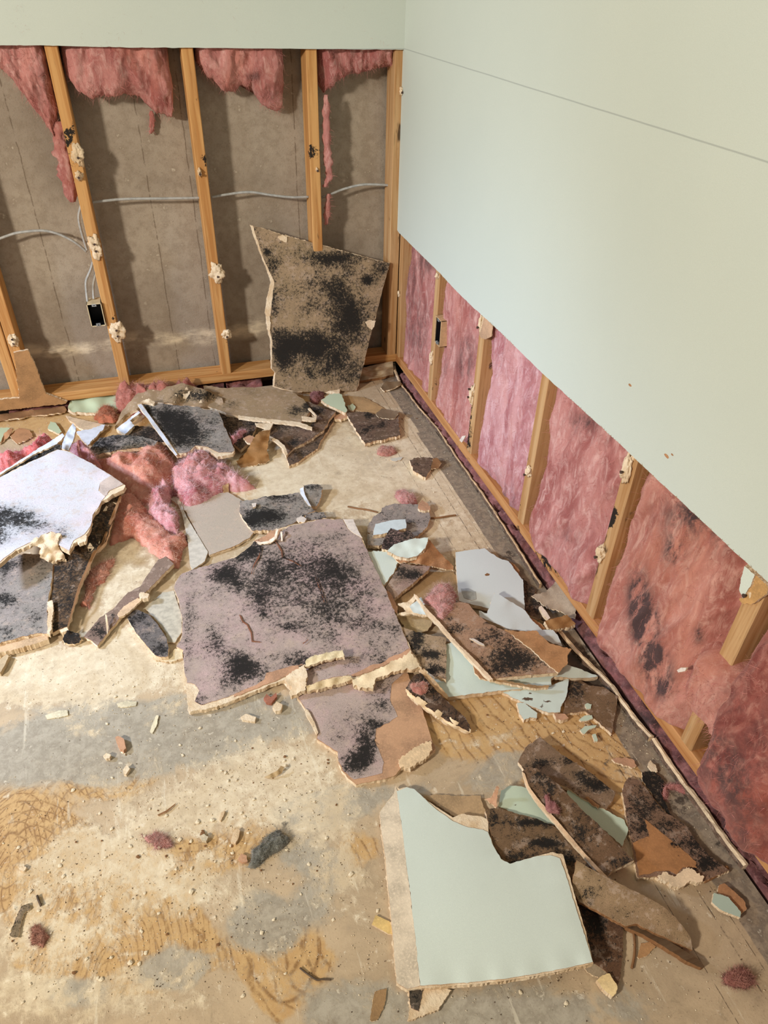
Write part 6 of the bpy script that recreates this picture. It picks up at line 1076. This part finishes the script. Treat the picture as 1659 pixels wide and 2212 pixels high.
for pts, lb in (([(805, 972, .003), (850, 950, .005), (900, 912, .004), (895, 922, .003), (855, 958, .003), (812, 978, .002)], 'thin dark splinter lying on the cream dust in mid floor'),
                ([(1640, 1780, .003), (1700, 1812, .004), (1660, 1795, .003)], 'tiny splinter at the lower edge')):
    if 'tiny' in lb: continue
    board('wood_splinter', lb, 'splinter', 'G', pts, th=.002, face=TORND, solid=True, rag=.2)
WIRE = m_flat('rusty_wire', (92, 74, 56), .6, .2)
tube('bent_wire', [atz(u, v, .003) for u, v in P('F', [(20, 1108), (60, 1140), (110, 1172), (140, 1170), (190, 1172)])], .0016, WIRE, 'bent rusty wire on the floor left of the nearest green sheet', 'wire')
tube('wood_splinter', [atz(u, v, .004) for u, v in P('B', [(865, 1002), (930, 1015), (1000, 1025), (1070, 1042)])], .0028, TORND, 'thin brown splinter left of the rounded grey board', 'splinter')
tube('wood_splinter', [atz(u, v, .004) for u, v in P('B', [(1435, 1082), (1500, 1078), (1560, 1068), (1610, 1062)])], .003, TORND, 'thin brown splinter right of the rounded grey board', 'splinter')
tube('wood_splinter', [atz(u, v, .004) for u, v in P('E', [(868, 1270), (875, 1330), (872, 1400), (858, 1475)])], .0024, TORND, 'slim dark twig on the floor under the curved board', 'splinter')
tube('wood_splinter', [atz(u, v, .006) for u, v in P('E', [(1280, 965), (1330, 940), (1380, 910), (1420, 880)])], .0040, TORND, 'brown splinter crossing to the strip by the right wall', 'splinter')
tube('bent_nail', [atz(u, v, .004) for u, v in P('G', [(190, 1385), (198, 1410), (210, 1438)])], .0022, WIRE, 'small dark nail on the floor near the lower left', 'nail')
for lb, pts in (('dark torn scrap with a grey rim on the floor near the lower left', [(50, 1590), (80, 1500), (110, 1440), (150, 1425), (158, 1450), (120, 1480), (105, 1540), (95, 1600), (65, 1600)]),):
    board('torn_paper', lb, 'paper', 'G', pts, h=.004, th=.003, face=m_paper((140, 120, 92), (144, 124, 96)), mold=.5, solid=True)
# countable crumbs: one crumb of each kind, then copies
def crumb(name, label, mat, group, seed):
    bm = bmesh.new(); bmesh.ops.create_icosphere(bm, subdivisions=1, radius=1)
    for w in bm.verts: w.co *= 1 + .9 * nz(w.co.x * 1.9 + seed, w.co.y * 1.9, w.co.z * 1.9)
    for w in bm.verts: w.co.z *= .5
    o = link(name, bm, mat); return tag(o, label, 'crumb', group)
rnd = random.Random(3)
ZONES = [(450, 1780, 260, 110, 60), (560, 1650, 220, 70, 26), (150, 1900, 170, 120, 20), (300, 2050, 280, 100, 24), (640, 1900, 160, 160, 24), (1420, 1700, 100, 140, 14), (1150, 2080, 300, 90, 14), (930, 1000, 90, 150, 18), (900, 870, 120, 60, 12), (300, 1480, 200, 60, 10), (1230, 1560, 160, 50, 12)]
ck = [crumb('gypsum_crumb', 'small cream gypsum crumb lying loose on the dusty floor', m_flat('pale_crumb', (232, 214, 180), .9, .1), 'cream gypsum crumbs scattered on the floor', 1), crumb('brown_crumb', 'small brown paper crumb lying loose on the dusty floor', TORND, 'brown crumbs scattered on the floor', 2)]
first = [True, True]
ZN = ['in the middle of the dusty floor', 'just below the main board', 'beside the wood rings at the left edge', 'on the dusty floor at the bottom left', 'between the grey clump and the nearest green sheet', 'near the brown board by the right wall', 'on the floor at the lower right', 'on the whitish floor behind the right pile', 'near the square dark board', 'on the grey floor patch at left', 'on the orange wood below the right pile']
for (zx, zy, rx, ry, n), zn in zip(ZONES, ZN):
    for _ in range(n):
        u, v = rnd.gauss(zx, rx * .6), rnd.gauss(zy, ry * .6)
        if v > 2205 or u < 2 or u > 1655: continue
        p = atz(u, v, 0)
        if p.x > -.05: continue
        k = 0 if rnd.random() < .78 else 1; r = rnd.uniform(.0016, .0036) * (1.5 if rnd.random() < .10 else 1)
        o = ck[k] if first[k] else ck[k].copy()
        if not first[k]: COL.objects.link(o)
        first[k] = False
        o['label'] = ('cream gypsum crumb ' if k == 0 else 'brown paper crumb ') + zn; o['group'] = ('gypsum crumbs ' if k == 0 else 'brown crumbs ') + zn
        o.location = (p.x, p.y, r * .5); o.scale = (r * rnd.uniform(.8, 1.7), r * rnd.uniform(.7, 1.2), r); o.rotation_euler = (0, 0, rnd.uniform(0, 6.28))
# fine grit nobody could count
bm = bmesh.new(); rnd = random.Random(11)
for _ in range(5200):
    zx, zy, rx, ry, n = rnd.choice(ZONES + [(420, 1850, 380, 260, 0), (700, 1980, 500, 200, 0), (500, 1500, 400, 200, 0), (900, 1000, 200, 150, 0), (1450, 1750, 80, 260, 0), (300, 950, 300, 50, 0)])
    u, v = rnd.gauss(zx, rx * .8), rnd.gauss(zy, ry * .8)
    if v > 2260: continue
    p = atz(u, v, 0)
    if p.x > -.03 or p.y > -.02: continue
    r = rnd.uniform(.0006, .0019); a = rnd.uniform(0, 6.28)
    t4 = [bm.verts.new((p.x + r * math.cos(a + k * 2.09) * rnd.uniform(.7, 1.4), p.y + r * math.sin(a + k * 2.09), .0008)) for k in range(3)] + [bm.verts.new((p.x, p.y, .0008 + r * rnd.uniform(.6, 1.2)))]
    mi = 0 if rnd.random() < .8 else 1
    for q in ((0, 1, 2), (0, 1, 3), (1, 2, 3), (2, 0, 3)):
        f = bm.faces.new([t4[i] for i in q]); f.material_index = mi
bmesh.ops.recalc_face_normals(bm, faces=list(bm.faces))
tag(link('gypsum_grit', bm, [m_flat('pale_grit', (232, 214, 178), .9, .1), m_flat('dark_grit', (92, 70, 52), .9, .1)]), 'fine gypsum grit sprinkled over the whole floor', 'grit', None, 'stuff')
# scraps still clinging to the right wall
XW = lambda x: (Vector((x, 0, 0)), Vector((-1, 0, 0)))
board('drywall_scrap', 'pale green flap hanging from the drywall edge over the nearest stud', D_, 'N', [(1490, 1290), (1500, 1230), (1522, 1152), (1555, 1180), (1582, 1205), (1560, 1262), (1530, 1310), (1512, 1342)], plane=XW(-.016), th=.012, face=GREENP, rag=1)
board('drywall_scrap', 'crumpled cream and brown torn paper beside the hanging pale green flap', D_, 'N', [(1512, 1342), (1545, 1290), (1560, 1262), (1584, 1205), (1620, 1235), (1659, 1275), (1650, 1320), (1600, 1350), (1560, 1378), (1510, 1372), (1490, 1345)], plane=XW(-.012), th=.008, face=m_torn((196, 152, 96)), core_mat=GYP, rag=2.5, solid=True)
board('drywall_scrap', 'beige cardboard flap behind the plaster crust under the drywall edge', D_, 'M', [(890, 810), (925, 835), (962, 880), (952, 975), (900, 1000), (862, 985), (850, 950), (870, 900)], plane=XW(-.008), th=.003, face=m_torn((196, 158, 124)), solid=True, rag=1)
board('drywall_chip', 'small white chip caught on the broad mouldy insulation batt', 'drywall chip', 'N', [(1122, 1765), (1145, 1750), (1180, 1750), (1170, 1770), (1130, 1778)], plane=XW(-.055), th=.004, face=m_flat('white_chip', (226, 212, 196), .7), solid=True, rag=.4)
board('drywall_chip', 'small white paper chip on the insulation just above the plate past the outlet box', 'drywall chip', 'M', [(680, 1860), (705, 1825), (735, 1820), (720, 1850), (700, 1880)], plane=XW(-.014), th=.003, face=m_flat('white_chip', (226, 212, 196), .7), solid=True, rag=.4)
fr_pts = []
for a, b in (((900, 541), (985, 628)), ((1060, 698), (1110, 746)), ((1225, 855), (1340, 960)), ((1375, 994), (1659, 1258))):
    for i in range(24):
        q = atx(a[0] + (b[0] - a[0]) * i / 23, a[1] + (b[1] - a[1]) * i / 23, -.0125); fr_pts.append((q + Vector((0, 0, .002)), Vector((-.6, 0, -.6))))
o = strands('frayed_paper_fibres', fr_pts, 420, .007, .00035, wr, (0, 0, 0), .3, m_torn((178, 150, 108)), 77)
